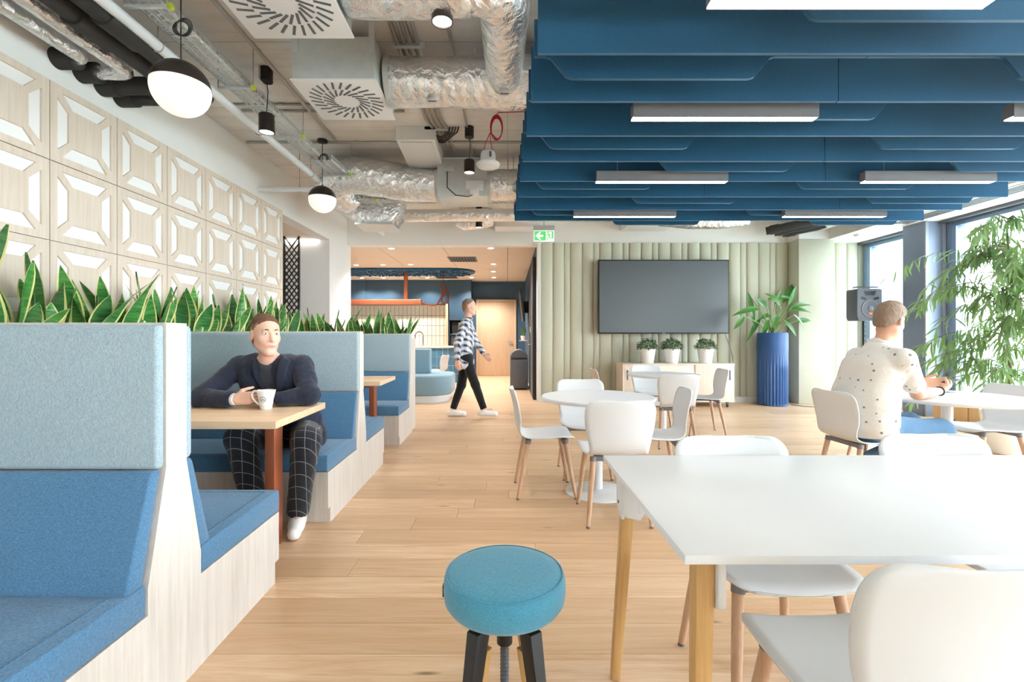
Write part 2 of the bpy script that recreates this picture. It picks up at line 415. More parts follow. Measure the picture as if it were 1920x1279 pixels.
# ================================================================ STRUCTURE
CZ = 3.42          # ceiling
WX, RX, BY = -3.0, 6.7, 8.75
KY, KX = 14.6, .56
fl = structure(MB().box((-8.5, -7, -.2), (6.9, KY+.2, -.012)).build('floor', 'grout_dark'))
_pm = MB().box((-.5, -.5, -1), (.5, .5, 0)).mesh('plank', 'floor', bevel=.0)
def plank_rows(y0, y1, x0, x1, make, L=2.1, w=.19):
    y = y0; k = 0
    while y < y1-1e-4:
        x = x0-R.uniform(0, L)
        while x < x1:
            ln = L*R.choice((.55, .8, 1, 1, 1.1)); a, b = max(x, x0), min(x+ln, x1)
            if b-a > .05: make((a+b)/2, y+w/2, b-a-.002, w-.002)
            x += ln
        y += w; k += 1
def _pl(cx, cy, lx, ly):
    o = inst('plank', _pm, fl, Matrix.Translation((cx, cy, R.uniform(-.0006, 0)))@Matrix.Diagonal((lx, ly, .011, 1)))
plank_rows(1.2, 8.72, -1.7, 6.69, _pl)
pf = MB()
def _pl2(cx, cy, lx, ly): pf.box((cx-lx/2, cy-ly/2, -.011), (cx+lx/2, cy+ly/2, 0))
plank_rows(8.72, 14.6, -6, .56, _pl2); plank_rows(-7, 1.2, -1.7, 6.69, _pl2); plank_rows(1.2, 8.72, -5, -1.7, _pl2)
pf.build('plank_field', 'floor', fl)['kind'] = 'stuff'

structure(MB().box((-5.2, -7, CZ), (6.9, BY+.2, CZ+.25)).build('ceiling', 'concrete'))

# left wall with wood panels, then a niche with a wooden soffit
NY0, NY1, NZ = 6.13, 7.88, 2.85
b = MB().box((WX-.2, -7, 0), (WX, NY0, CZ)).box((WX-.2, NY0, NZ), (WX, NY1, CZ)).box((WX-.2, NY1, 0), (WX, BY, CZ))
wl = structure(b.build('wall_left', 'white_paint'))
# panel unit: plate with four trapezoid openings over white inlays
dW = .525
def trap(side):
    t = [(.165, .905), (.835, .905), (.69, .745), (.31, .745)]
    s_ = [(.10, .165), (.10, .835), (.255, .69), (.255, .31)]
    return {'top': t, 'bottom': [(u, 1-w) for u, w in t][::-1], 'left': s_, 'right': [(1-u, w) for u, w in s_][::-1]}[side]
def panel_mesh():
    bm = bmesh.new(); th = .018
    outer = [(.006, .006), (.994, .006), (.994, .994), (.006, .994)]
    loops = [outer]+[trap(k) for k in ('top', 'right', 'bottom', 'left')]
    edges = []
    for lp in loops:
        vs = [bm.verts.new((0, u*dW, w*dW)) for u, w in lp]
        edges += [bm.edges.new((vs[i], vs[(i+1) % len(vs)])) for i in range(len(vs))]
    bmesh.ops.triangle_fill(bm, edges=edges, use_beauty=True, use_dissolve=False)
    g = bmesh.ops.extrude_face_region(bm, geom=list(bm.faces)); bmesh.ops.translate(bm, verts=[v for v in g['geom'] if isinstance(v, bmesh.types.BMVert)], vec=(th, 0, 0))
    bmesh.ops.recalc_face_normals(bm, faces=bm.faces)
    me = D.meshes.new('wood_panel'); bm.to_mesh(me); bm.free(); me.materials.append(M['panel_wood']); return me
_wp = panel_mesh()
_inl = {}
for k in ('top', 'right', 'bottom', 'left'):
    _inl[k] = MB().prism([(u*dW, w*dW) for u, w in trap(k)], 'x', 0, .005).mesh('white_inlay', 'inlay')
for col in range(9):
    y = 1.463+dW*(col-0)
    for row in range(4):
        z = 2.884-dW*(row+1)
        if y+dW > NY0+.1: continue
        mt = Matrix.Translation((WX+.004, y, z))
        p = inst('wood_panel', _wp, wl, mt)
        for k in _inl: inst('white_inlay', _inl[k], p, mt)
structure(MB().box((WX-.2, -7.2, 0), (6.9, -7, CZ)).build('wall_rear', 'white_paint'))  # unseen wall, added to hold back sky light from behind the camera
# niche
structure(MB().box((-5.2, NY1, 0), (WX-.2, NY1+.15, CZ)).box((-5.3, NY0-.6, 0), (-5.2, NY1, CZ)).box((-5.2, NY0-.2, 0), (WX-.2, NY0, CZ)).build('wall_niche', 'white_paint'))
structure(MB().box((-5.2, NY0, NZ), (WX-.2, NY1, NZ+.1)).build('ceiling_niche', 'ceil_wood'))
structure(MB().box((-3.75, NY1-.05, NZ-.03), (WX-.2, NY1-.02, NZ)).build('trim_1', 'led_soft'))

# far wall: header across the room, backing behind the flutes
b = MB().box((WX, BY, 2.93), (KX, BY+.2, CZ)).box((KX, BY, 0), (RX+.2, BY+.2, CZ))
wb = structure(b.build('wall_back', 'white_paint'))
x = KX+.07; i = 0; ws = [.225, .21, .115]
def flute_mesh():
    n = 12; v = []; f = []
    for k in range(n+1):
        a = PI*k/n; v += [(-.5*math.cos(a), -.36*math.sin(a)**.8, 0), (-.5*math.cos(a), -.36*math.sin(a)**.8, 1)]
    for k in range(n): f.append((2*k, 2*k+2, 2*k+3, 2*k+1))
    f.append(tuple(range(1, 2*n+2, 2)))
    m = MB().add(v, f); return m.mesh('flute', 'sage_flute', angle=60)
_fm = flute_mesh()
while x < RX-.05:
    w = min(ws[i % 3], RX-x)
    inst('flute', _fm, wb, Matrix.Translation((x+w/2, BY, .1))@Matrix.Diagonal((w-.004, w*.62, 2.87, 1))); x += w; i += 1
structure(MB().box((KX, BY-.12, 0), (5.2, BY, .1)).box((KX, BY-.1, 0), (KX+.068, BY, 2.97)).build('baseboard_back', 'grey_white'))
b = MB().box((5.25, 8.4, 0), (5.9, BY, 2.98)); structure(b.build('trim_2', 'sage', bevel=.004))
structure(MB().box((5.25, 8.4, 2.98), (5.9, BY, CZ)).build('trim_3', 'white_paint'))

# window wall on the right: bulkhead above, sill below, piers between, frames and panes
structure(MB().box((5.8, -7, 2.97), (RX+.25, BY, CZ)).build('trim_4', 'white_paint'))
structure(MB().box((RX-.14, -7, 2.93), (RX+.1, BY, 2.975)).build('trim_5', 'charcoal'))
structure(MB().box((RX-.02, -7, 0), (RX+.25, BY, .12)).build('trim_6', 'grey_white'))
b = MB()
b.box((RX-.36, 7.1, 0), (RX+.2, 7.16, 2.97)).box((RX-.36, 7.16, 0), (RX-.3, 7.48, 2.97)).box((RX-.3, 7.16, 0), (RX+.2, 7.5, 2.97))
wr = structure(b.build('wall_right', 'pier_dark'))
MB().box((RX-.36, 7.07, 0), (RX-.05, 7.1, 1.16)).build('pier_panel', 'pier_grey', wr, bevel=.006)
MB().box((RX-.36, 7.06, 1.16), (RX-.05, 7.1, 1.19)).build('pier_ledge', 'pier_grey', wr)
MB().box((RX-.36, 7.07, 1.19), (RX-.315, 7.1, 2.97)).box((RX-.095, 7.07, 1.19), (RX-.05, 7.1, 2.97)).build('pier_edge', 'pier_grey', wr)
wins = [(7.5, 8.74), (4.7, 7.1), (2.1, 4.6), (-.5, 2.0), (-3.1, -.6), (-6.9, -3.2)]
for k, (a, c) in enumerate(wins):
    o = structure(MB().box((RX-.04, a, .12), (RX+.12, a+.07, 2.93)).box((RX-.04, c-.16, .12), (RX+.12, c, 2.93))
                  .box((RX-.04, a+.07, .12), (RX+.12, c-.16, .2)).box((RX-.04, a+.07, 2.86), (RX+.12, c-.16, 2.93)).build('window_%d' % (k+1), 'frame_blue', bevel=.004))
    MB().box((RX-.055, c-.19, .2), (RX-.03, c-.12, 2.86)).build('sash', 'frame_blue', o)
    MB().box((RX+.03, a+.07, .2), (RX+.036, c-.16, 2.86)).build('pane', 'glass', o)
    if k > 1: MB().box((RX-.1, c, 0), (RX+.2, c+.1, 2.97)).build('mullion', 'pier_dark', o)
# slot diffuser in the bulkhead soffit
t = thing('slot_diffuser', 'long slotted white air grille in the soffit above the windows', 'vent', (6.05, 6.2, 2.97))
MB().box((5.9, 3.8, 2.955), (6.2, 7.25, 2.97)).build('frame', 'white_metal', t)
for k in range(5): MB().box((5.93+k*.053, 3.85, 2.948), (5.952+k*.053, 7.2, 2.9551)).build('slot', 'charcoal', t)
# kitchen room behind the opening
b = MB().box((-8.5, KY, 0), (KX+.2, KY+.2, 3.4)); structure(b.build('wall_kitchen_back', 'blue_wall'))
structure(MB().box((KX, BY+.2, 0), (KX+.2, KY, 3.4)).build('wall_kitchen_right', 'blue_wall'))
structure(MB().box((-8.5, BY+.2, 0), (-8.3, KY, 3.4)).build('wall_kitchen_left', 'blue_wall'))
structure(MB().box((-8.5, BY, 0), (-5.2, BY+.2, 3.42)).box((-5.2, BY, 0), (WX, BY+.2, 3.42)).build('wall_kitchen_front', 'white_paint'))
ck = structure(MB().box((-8.5, BY+.2, 2.97), (KX, KY, 3.1)).build('ceiling_kitchen', 'grout_dark'))
x = .01+1.265*-6
seams = [-8.3, -7.58, -6.31, -5.05, -3.79, -2.52, -1.255, .01, KX]
for a, c in zip(seams[:-1], seams[1:]):
    for y0, y1 in ((BY+.2, 11.7), (11.7, KY)):
        MB().box((a+.006, y0+.004, 2.95), (c-.006, y1-.004, 2.972)).build('ceiling_panel', 'ceil_wood', ck)
# outside: ground far below, a pale neighbouring facade, trees
structure(MB().box((7.2, -60, -7.2), (160, 120, -7)).build('ground_outside', 'asphalt'))
t = thing('outside_building', 'pale slab of the neighbouring building outside the window', 'building', (30, 33, -7))
MB().box((27, 33, -7), (30.6, 47, 16)).build('wall', 'facade', t)
MB().box((26.8, 33.5, -7), (27, 34.2, 16)).box((26.8, 36, -7), (27, 36.7, 16)).build('fin', 'white_paint', t)
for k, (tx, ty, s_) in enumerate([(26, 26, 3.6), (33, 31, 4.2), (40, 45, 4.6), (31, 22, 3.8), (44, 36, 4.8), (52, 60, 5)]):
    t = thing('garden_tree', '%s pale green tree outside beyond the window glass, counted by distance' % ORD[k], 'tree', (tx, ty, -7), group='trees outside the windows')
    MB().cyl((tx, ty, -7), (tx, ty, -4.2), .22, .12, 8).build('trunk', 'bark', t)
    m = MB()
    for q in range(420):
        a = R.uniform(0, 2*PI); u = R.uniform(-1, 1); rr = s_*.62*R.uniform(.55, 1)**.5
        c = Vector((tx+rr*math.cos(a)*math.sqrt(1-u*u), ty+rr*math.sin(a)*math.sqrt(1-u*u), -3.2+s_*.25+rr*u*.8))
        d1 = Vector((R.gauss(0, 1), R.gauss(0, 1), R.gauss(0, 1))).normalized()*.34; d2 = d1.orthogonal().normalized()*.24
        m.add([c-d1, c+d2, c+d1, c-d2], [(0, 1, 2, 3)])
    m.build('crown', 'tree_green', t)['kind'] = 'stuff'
# ================================================================ BOOTHS (run along the left wall, turned a little)
BROT = -.0215
def bx(Y): return -1.085-.0215*Y           # aisle face of the booths
YD = [1.58, 3.735, 5.89]
ZT = 1.245
def booth_poly_upper(): pass
def upholster(name, m, mat, par, r=.018): return m.build(name, mat, par, bevel=r, seg=3, angle=50)
wheres = ['nearest to the camera', 'behind the seated man in the jacket', 'farthest, in front of the kitchen']
for k, yd in enumerate(YD):
    t = thing('booth_bench', 'high-backed blue booth bench with whitewashed wood end, %s' % wheres[k], 'booth', (bx(yd), yd, 0), 0, 'booth benches along the left wall')
    xe = bx(yd); xl = WX+.35
    def Y(dy): return yd+dy
    # end board on the aisle side: tall divider widening towards the seats, one side view polygon
    sides = [1] if k < 2 else []
    pts = [(-.05, ZT), (-.05, .775), (-.13, .42), (-.13, .335), (-.74, .335), (-.74, .10), (-.70, .10), (-.70, 0)]
    far = [(.70, 0), (.70, .10), (.74, .10), (.74, .335), (.13, .335), (.13, .42), (.05, .775), (.05, ZT)] if k < 2 else [(.05, 0), (.05, ZT)]
    poly = [(yd+a, z) for a, z in pts+far]
    def shear(m):
        m.v = [(x+(-.0215)*(y-yd), y, z) for x, y, z in m.v]; return m
    shear(MB().prism(poly, 'x', xe-.03, xe)).build('end_panel', 'booth_wood', t)
    MB().box((xl, yd-.05, 0), (xe-.03, yd+.05, ZT)).build('divider', 'booth_wood', t)
    MB().box((xl, yd-.05, ZT), (xe, yd+.05, ZT+.004)).build('top_edge', 'booth_wood', t)
    for s_ in ((-1, 1) if k < 2 else (-1,)):
        def yy(d): return yd+s_*d
        shear(MB().prism([(yy(.05), .775), (yy(.05), ZT-.003), (yy(.082), ZT-.003), (yy(.088), ZT-.03), (yy(.088), .79), (yy(.08), .775)], 'x', xl, xe-.004)).build('upper_back_cushion', 'light_blue', t, bevel=.012, seg=3, angle=50)
        shear(MB().prism([(yy(.055), .771), (yy(.095), .771), (yy(.105), .755), (yy(.205), .435), (yy(.195), .42), (yy(.135), .42)], 'x', xl, xe-.012)).build('lower_back_cushion', 'mid_blue', t, bevel=.012, seg=3, angle=50)
        c = shear(MB().prism([(yy(.135), .337), (yy(.135), .432), (yy(.74), .444), (yy(.75), .43), (yy(.75), .345), (yy(.742), .337)], 'x', xl, xe-.002)).build('seat_cushion', 'mid_blue', t, bevel=.014, seg=3, angle=50)
        # stitched seam along the seat edge
        MB().tube([(xl+.05, yy(.705), .4435), (xe-.05-.0215*s_*.7, yy(.705), .4435)], .0022, 6).tube([(xe-.05-.0215*s_*.7, yy(.705), .4435), (xe-.05-.0215*s_*.2, yy(.22), .434)], .0022, 6).build('seam', 'mid_blue', t)
        shear(MB().prism([(yy(.05), .10), (yy(.74), .10), (yy(.74), .335), (yy(.05), .335)], 'x', xl, xe-.0295)).build('seat_box', 'booth_wood', t)
        shear(MB().prism([(yy(.05), 0), (yy(.70), 0), (yy(.70), .099), (yy(.05), .099)], 'x', xl, xe-.0295)).build('plinth', 'booth_wood', t)
# booth tables
for k, (y0, y1) in enumerate(((2.42, 3.13), (4.575, 5.285))):
    xr = bx((y0+y1)/2)-.07
    t = thing('booth_table', ['light oak booth table with copper leg, where the man in the jacket sits', 'light oak booth table with copper leg, empty, beyond the seated man'][k], 'table', (xr-.15, (y0+y1)/2, 0), 0, 'booth tables')
    MB().prism([(xr+.015, y0), (xr-.005, y1), (WX+.42, y1), (WX+.42, y0)], 'z', .725, .765).build('tabletop', 'table_wood', t, bevel=.002)
    yc = (y0+y1)/2
    MB().box((xr-.16, yc-.13, 0), (xr-.105, yc-.03, .68)).build('leg', 'copper', t, bevel=.003)
    MB().box((WX+.6, yc-.13, .68), (xr-.105, yc-.03, .724)).build('crossbar', 'copper', t, bevel=.003)
    MB().box((WX+.6, yc-.13, 0), (WX+.66, yc-.03, .68)).build('leg', 'copper', t, bevel=.003)
# planters behind the booths
t = thing('trough_planter', 'whitewashed planter trough along the panelled wall behind the booths', 'planter', (WX+.17, 3.8, 0))
MB().box((WX+.03, 1.2, 0), (WX+.05, 5.98, 1.17)).box((WX+.32, 1.2, 0), (WX+.345, 5.98, 1.17)).box((WX+.05, 1.2, 0), (WX+.32, 1.22, 1.17)).build('trough', 'booth_wood', t)
MB().box((WX+.05, 1.22, 1.0), (WX+.32, 5.98, 1.12)).build('soil', 'soil', t)
t = thing('trough_planter', 'whitewashed planter trough behind the farthest booth bench', 'planter', (-2.0, 6.12, 0))
MB().box((-2.95, 6.0, 0), (-1.235, 6.02, 1.19)).box((-2.95, 6.25, 0), (-1.235, 6.27, 1.19)).box((-1.255, 6.02, 0), (-1.235, 6.25, 1.19)).box((-2.95, 6.02, 0), (-2.93, 6.25, 1.19)).build('trough', 'booth_wood', t)
MB().box((-2.93, 6.02, 1.0), (-1.255, 6.25, 1.14)).build('soil', 'soil', t)
def snake_leaf(L, w, bend, curl):
    m = MB(); nu, nv = 4, 9
    prof = lambda v: (.34+.66*min(1, v/.45)**.8) if v < .45 else max(.0, 1-((v-.45)/.55)**1.9)
    us = [-1, -.8, 0, .8, 1]
    vs = []
    for j in range(nv+1):
        v = j/nv; ww = w*prof(v)+.001
        tw = curl*v; wave = .006*math.sin(v*7+curl*3)
        for u in us:
            x = u*ww/2; y = bend*v*v*L+.16*abs(u)*ww+wave*u
            vs.append((x*math.cos(tw)-y*math.sin(tw)*.4, y+x*math.sin(tw), v*L))
    for j in range(nv):
        for i in range(4):
            a = j*5+i; m.add([], [])
            m.f.append((a, a+1, a+6, a+5)); m.m.append(1 if i in (0, 3) else 0)
    m.v = vs
    me = m.mesh('leaf', ['snake', 'snake_edge'], angle=180); return me
_sl = [snake_leaf(L, w, bnd, cu) for L, w, bnd, cu in ((.54, .115, .10, .5), (.44, .135, .2, -.6), (.38, .14, .08, .3), (.50, .11, .32, .9), (.34, .13, .38, -.3), (.46, .14, .12, -.9))]
def snake_plant(x, y, z, s_, label, group, n=8):
    t = thing('snake_plant', label, 'plant', (x, y, z), 0, group)
    for q in range(n):
        a = 2*PI*q/n+R.uniform(-.4, .4); rr = R.uniform(.01, .07); tilt = R.uniform(.02, .34)
        if math.cos(a) < .15 and x < WX+.4: tilt *= .25; rr *= .4
        mt = Matrix.Translation((x+rr*math.cos(a)*.8, y+rr*math.sin(a), z))@Matrix.Rotation(a-PI/2, 4, 'Z')@Matrix.Rotation(-tilt, 4, 'X')@Matrix.Rotation(R.uniform(-1.2, 1.2), 4, 'Z')@Matrix.Scale(s_*R.uniform(.75, 1.08), 4)
        o = inst('leaf', R.choice(_sl), t, mt)
n1 = 15
for k in range(n1):
    y = 2.32+k*(5.9-2.32)/(n1-1)
    snake_plant(WX+.205+R.uniform(-.02, .03), y, 1.11, R.uniform(1.0, 1.18) if k else 1.25, 'yellow-edged snake plant against the wood-panelled wall, %s of the row from the camera' % ORD[k], 'snake plants along the panelled wall', 7)
n2 = 8
for k in range(n2):
    snake_plant(-2.72+k*1.36/(n2-1), 6.13, 1.12, R.uniform(.8, .92), 'dark snake plant in the trough behind the farthest booth, %s from the left' % ORD[k], 'snake plants behind the far booth', 8)

# ================================================================ CHAIRS
def shell_mesh():
    # side profile (y forward, z up): seat front -> seat rear -> back top
    key = [(.215, .432), (.19, .452), (.10, .455), (0, .447), (-.10, .443), (-.165, .452), (-.205, .485), (-.222, .54), (-.232, .62), (-.245, .70), (-.262, .765), (-.272, .805)]
    wid = [.385, .415, .435, .435, .415, .385, .375, .395, .43, .445, .44, .425]
    pts = [Vector((0, a, b_)) for a, b_ in key]
    d = [0]
    for i in range(1, len(pts)): d.append(d[-1]+(pts[i]-pts[i-1]).length)
    def at(s):
        s *= d[-1]
        for i in range(1, len(d)):
            if s <= d[i]+1e-9:
                u = (s-d[i-1])/(d[i]-d[i-1])
                g = lambda q0, q1, q2, q3: .5*((2*q1)+(-q0+q2)*u+(2*q0-5*q1+4*q2-q3)*u*u+(-q0+3*q1-3*q2+q3)*u**3)
                I = [max(0, i-2), i-1, i, min(len(d)-1, i+1)]
                return g(*[key[j][0] for j in I]), g(*[key[j][1] for j in I]), g(*[wid[j] for j in I])
    rc = .06/d[-1]
    nu, nv = 14, 46
    def fn(u, v):
        v = .5-.5*math.cos(PI*v)
        y, z, w = at(v); e = 1.0
        # rounded ends
        edge = min(v, 1-v); x = (u-.5)*2
        if edge < rc:
            q = 1-edge/rc; e = 1-(.06/(w/2))*(1-math.sqrt(max(0, 1-q*q)))
        xx = x*w/2*e
        back = max(0, min(1, (v-.5)/.2))
        y2 = y+back*.032*(x*x); z2 = z+(1-back)*.012*(x*x-.3)*(1 if v < .55 else .3)
        return (xx, y2, z2)
    m = MB().grid(fn, nu, nv)
    return m
def make_chair(mat='white_plastic'):
    t = thing('shell_chair', '', 'chair', (0, 0, 0))
    o = shell_mesh().build('seat_shell', mat, t, angle=180, solid=.009)
    MB().box((-.15, -.155, .405), (.15, -.115, .437)).box((-.15, .115, .405), (.15, .155, .437)).box((-.02, -.12, .41), (.02, .12, .434)).build('seat_bracket', 'dark_grey', t, bevel=.006)
    for sx in (-1, 1):
        for sy in (-1, 1):
            a = Vector((sx*.155, sy*.14, .425)); c = Vector((sx*.20, sy*.215, .012))
            lg = MB().tube([a, a.lerp(c, .5), c], [.019, .017, .0125], 12).build('leg', 'beech', t)
            MB().tube([a+(a-c)*.02, a.lerp(c, .055)], .0215, 12).build('socket', 'dark_grey', lg)
            MB().tube([c, Vector((sx*.2007, sy*.2165, 0))], .0122, 12).build('foot_cap', 'charcoal', lg)
    return t
ch0 = make_chair(); chw = None
def rz_for(dx, dy): return math.atan2(-dx, dy)       # local +Y faces (dx,dy)
spots = [
 # x, y, facing, label, group
 (.71, 3.15, (0, 1), 'white shell chair at the nearer centre round table, back to the camera', 'chairs at the nearer centre round table'),
 (.29, 3.66, (1, .03), 'white shell chair seen side-on at the left of the nearer centre round table', 'chairs at the nearer centre round table'),
 (1.13, 3.62, (-1, .12), 'white shell chair on the right side of the nearer centre round table', 'chairs at the nearer centre round table'),
 (.68, 4.13, (0, -1), 'white shell chair facing the camera behind the nearer centre round table', 'chairs at the nearer centre round table'),
 (1.84, 5.22, (.03, 1), 'white shell chair at the farther centre round table, back to the camera', 'chairs at the farther centre round table'),
 (2.45, 5.85, (-1, .1), 'white shell chair at the right of the farther round table, before the sideboard', 'chairs at the farther centre round table'),
 (1.98, 6.42, (0, -1), 'white shell chair facing the camera beyond the farther round table', 'chairs at the farther centre round table'),
 (2.66, 3.5, (1, .05), 'white shell chair the man in the patterned shirt sits on', 'chairs at the right round table'),
 (3.72, 3.02, (-.9, .5), 'white shell chair at the right edge, near side of the right round table', 'chairs at the right round table'),
 (3.97, 3.9, (-1, .02), 'white shell chair at the right of the right round table, by the leafy tree', 'chairs at the right round table'),
 (3.55, 4.42, (.95, -.35), 'white shell chair beyond the right round table, behind the man’s forearm', 'chairs at the right round table'),
 (.88, 1.605, (0, -1), 'white shell chair on the far side of the long white table, left one', 'chairs at the long white table'),
 (1.71, 1.64, (0, -1), 'white shell chair on the far side of the long white table, right one', 'chairs at the long white table'),
 (.832, 1.06, (-.04, 1), 'large white shell chair in the right foreground, back to the camera', 'chairs at the long white table'),
]
for k, (x, y, fc, lab, g) in enumerate(spots):
    lab = lab.replace('’', "'")
    if k == 0: move(ch0, (x, y, 0), rz_for(*fc)); ch0['label'] = lab; ch0['group'] = g
    else: dup(ch0, (x, y, 0), rz_for(*fc), lab, g)
cb = make_chair('warm_plastic'); move(cb, (1.33, 5.9, 0), rz_for(1, 0)); cb['label'] = 'pale beige shell chair at the left of the farther round table'; cb['group'] = 'chairs at the farther centre round table'
# round tables
def round_table(x, y, r, lab):
    t = thing('round_table', lab, 'table', (x, y, 0), 0, 'white round pedestal tables')
    MB().lathe([(r-.02, .715), (r-.004, .728), (r, .738), (r, .742), (r-.003, .745)], 64, (x, y, 0)).build('tabletop', 'white_lam', t)
    MB().lathe([(.036, .02), (.036, .70), (.12, .702), (.12, .714)], 28, (x, y, 0)).build('column', 'white_metal', t)
    MB().lathe([(.252, 0), (.252, .006), (.245, .011), (.08, .018), (.04, .03)], 48, (x, y, 0)).build('base', 'white_metal', t)
round_table(.705, 3.63, .435, 'white round table nearest the aisle, its pedestal and disc foot in view')
round_table(1.95, 5.83, .44, 'white round table in front of the sideboard under the screen')
round_table(3.44, 3.65, .53, 'white round table where the man in the patterned shirt leans')
# long table in the foreground
t = thing('long_table', 'long white table with oak legs filling the right foreground', 'table', (.375, 1.0, 0))
TX0, TX1, TY0, TY1 = .375, 2.2, .985, 1.825
MB().box((TX0, TY0, .720), (TX1, TY1, .74)).build('tabletop', 'white_lam', t, bevel=.002)
def long_leg(x, y, sx, sy):
    q = []
    top = [(x-.022, y-.023), (x+.022, y-.023), (x+.022, y+.023), (x-.022, y+.023)]
    cx, cy = x-sx*(.045 if sy > 0 else .02), y+sy*.02
    bot = [(cx-.016, cy-.016), (cx+.016, cy-.016), (cx+.016, cy+.016), (cx-.016, cy+.016)]
    v = [(a, c, 0) for a, c in bot]+[(a, c, .70) for a, c in top]
    MB().add(v, [(3, 2, 1, 0), (4, 5, 6, 7), (0, 1, 5, 4), (1, 2, 6, 5), (2, 3, 7, 6), (3, 0, 4, 7)]).build('leg', 'oak_leg', t, bevel=.005)
    br = MB()
    if sy > 0: br.prism([(y-.034, .714), (y+.05, .714), (y+.045, .61), (y+.02, .58), (y-.025, .575), (y-.034, .595)], 'x', x-sx*.034, x-sx*.022)
    if sy > 0: br.prism([(x-sx*.03, .714), (x+sx*.045, .714), (x+sx*.045, .60), (x+sx*.03, .575), (x-sx*.02, .585), (x-sx*.03, .60)], 'y', y-sy*.036, y-sy*.024)
    br.prism([(y-.038, .714), (y+.038, .714), (y+.038, .60), (y, .585), (y-.038, .60)], 'x', x+sx*.020, x+sx*.038)
    b_ = br.build('bracket', 'white_metal', t, bevel=.003)
    if sy > 0: MB().cyl((x-sx*.037, y+.012, .625), (x-sx*.033, y+.012, .625), .006, n=10).build('screw', 'dark_grey', b_)
long_leg(.425, 1.625, 1, 1); long_leg(.445, 1.065, 1, -1); long_leg(2.14, 1.625, -1, 1); long_leg(2.14, 1.065, -1, -1)
MB().box((.5, 1.30, .675), (2.08, 1.33, .718)).box((.5, 1.5, .675), (2.08, 1.53, .718)).build('rail', 'white_metal', t)
# stool
t = thing('round_stool', 'round teal felt stool on a black tripod in the foreground', 'stool', (-.008, 1.44, 0))
c = (-.008, 1.44, 0)
MB().lathe([(.02, .38), (.15, .38), (.172, .388), (.184, .405), (.187, .43), (.186, .462), (.181, .474), (.176, .4785), (.170, .4815), (.14, .4855), (.07, .489), (.01, .490)], 56, c).build('seat', 'teal', t, angle=60)
MB().lathe([(.1795, .4765), (.1815, .4795), (.178, .4815), (.1760, .4795)], 56, c, cap0=False, cap1=False).build('seam', 'teal', t)
MB().box((-.197, 1.42, .41), (-.19, 1.435, .445)).build('fabric_label', 'black', t)
MB().lathe([(.1, .365), (.1, .38)], 24, c).lathe([(.024, .26), (.024, .366)], 20, c).lathe([(.018, .255), (.024, .26)], 20, c).build('spindle_sleeve', 'black', t)
m = MB(); prof = []
for q in range(40): prof.append((.0115 if q % 2 else .0145, .03+q*.0058))
m.lathe(prof, 16, c).build('screw_spindle', 'charcoal', t)
for q, (a, mm) in enumerate(((PI*1.5-.62, 'black'), (PI*1.5+.62, 'black'), (PI*.5+.62, 'black'), (PI*.5-.55, 'black'))):
    d = Vector((math.cos(a), math.sin(a), 0)); s_ = Vector((-math.sin(a), math.cos(a), 0)); cc = Vector(c)
    def ringp(r, z, w, h): return [cc+d*(r-h)-s_*w+Vector((0, 0, z)), cc+d*(r+h)-s_*w+Vector((0, 0, z)), cc+d*(r+h)+s_*w+Vector((0, 0, z)), cc+d*(r-h)+s_*w+Vector((0, 0, z))]
    v = ringp(.205, 0, .013, .016)+ringp(.125, .365, .02, .03)
    lg = MB().add(v, [(3, 2, 1, 0), (4, 5, 6, 7), (0, 1, 5, 4), (1, 2, 6, 5), (2, 3, 7, 6), (3, 0, 4, 7)]).build('leg', 'black', t, bevel=.002)
    v = ringp(.178, 0, .016, .012)+ringp(.10, .30, .021, .012)
    MB().add(v, [(3, 2, 1, 0), (4, 5, 6, 7), (0, 1, 5, 4), (1, 2, 6, 5), (2, 3, 7, 6), (3, 0, 4, 7)]).build('wood_strip', 'oak_leg', lg, bevel=.002)
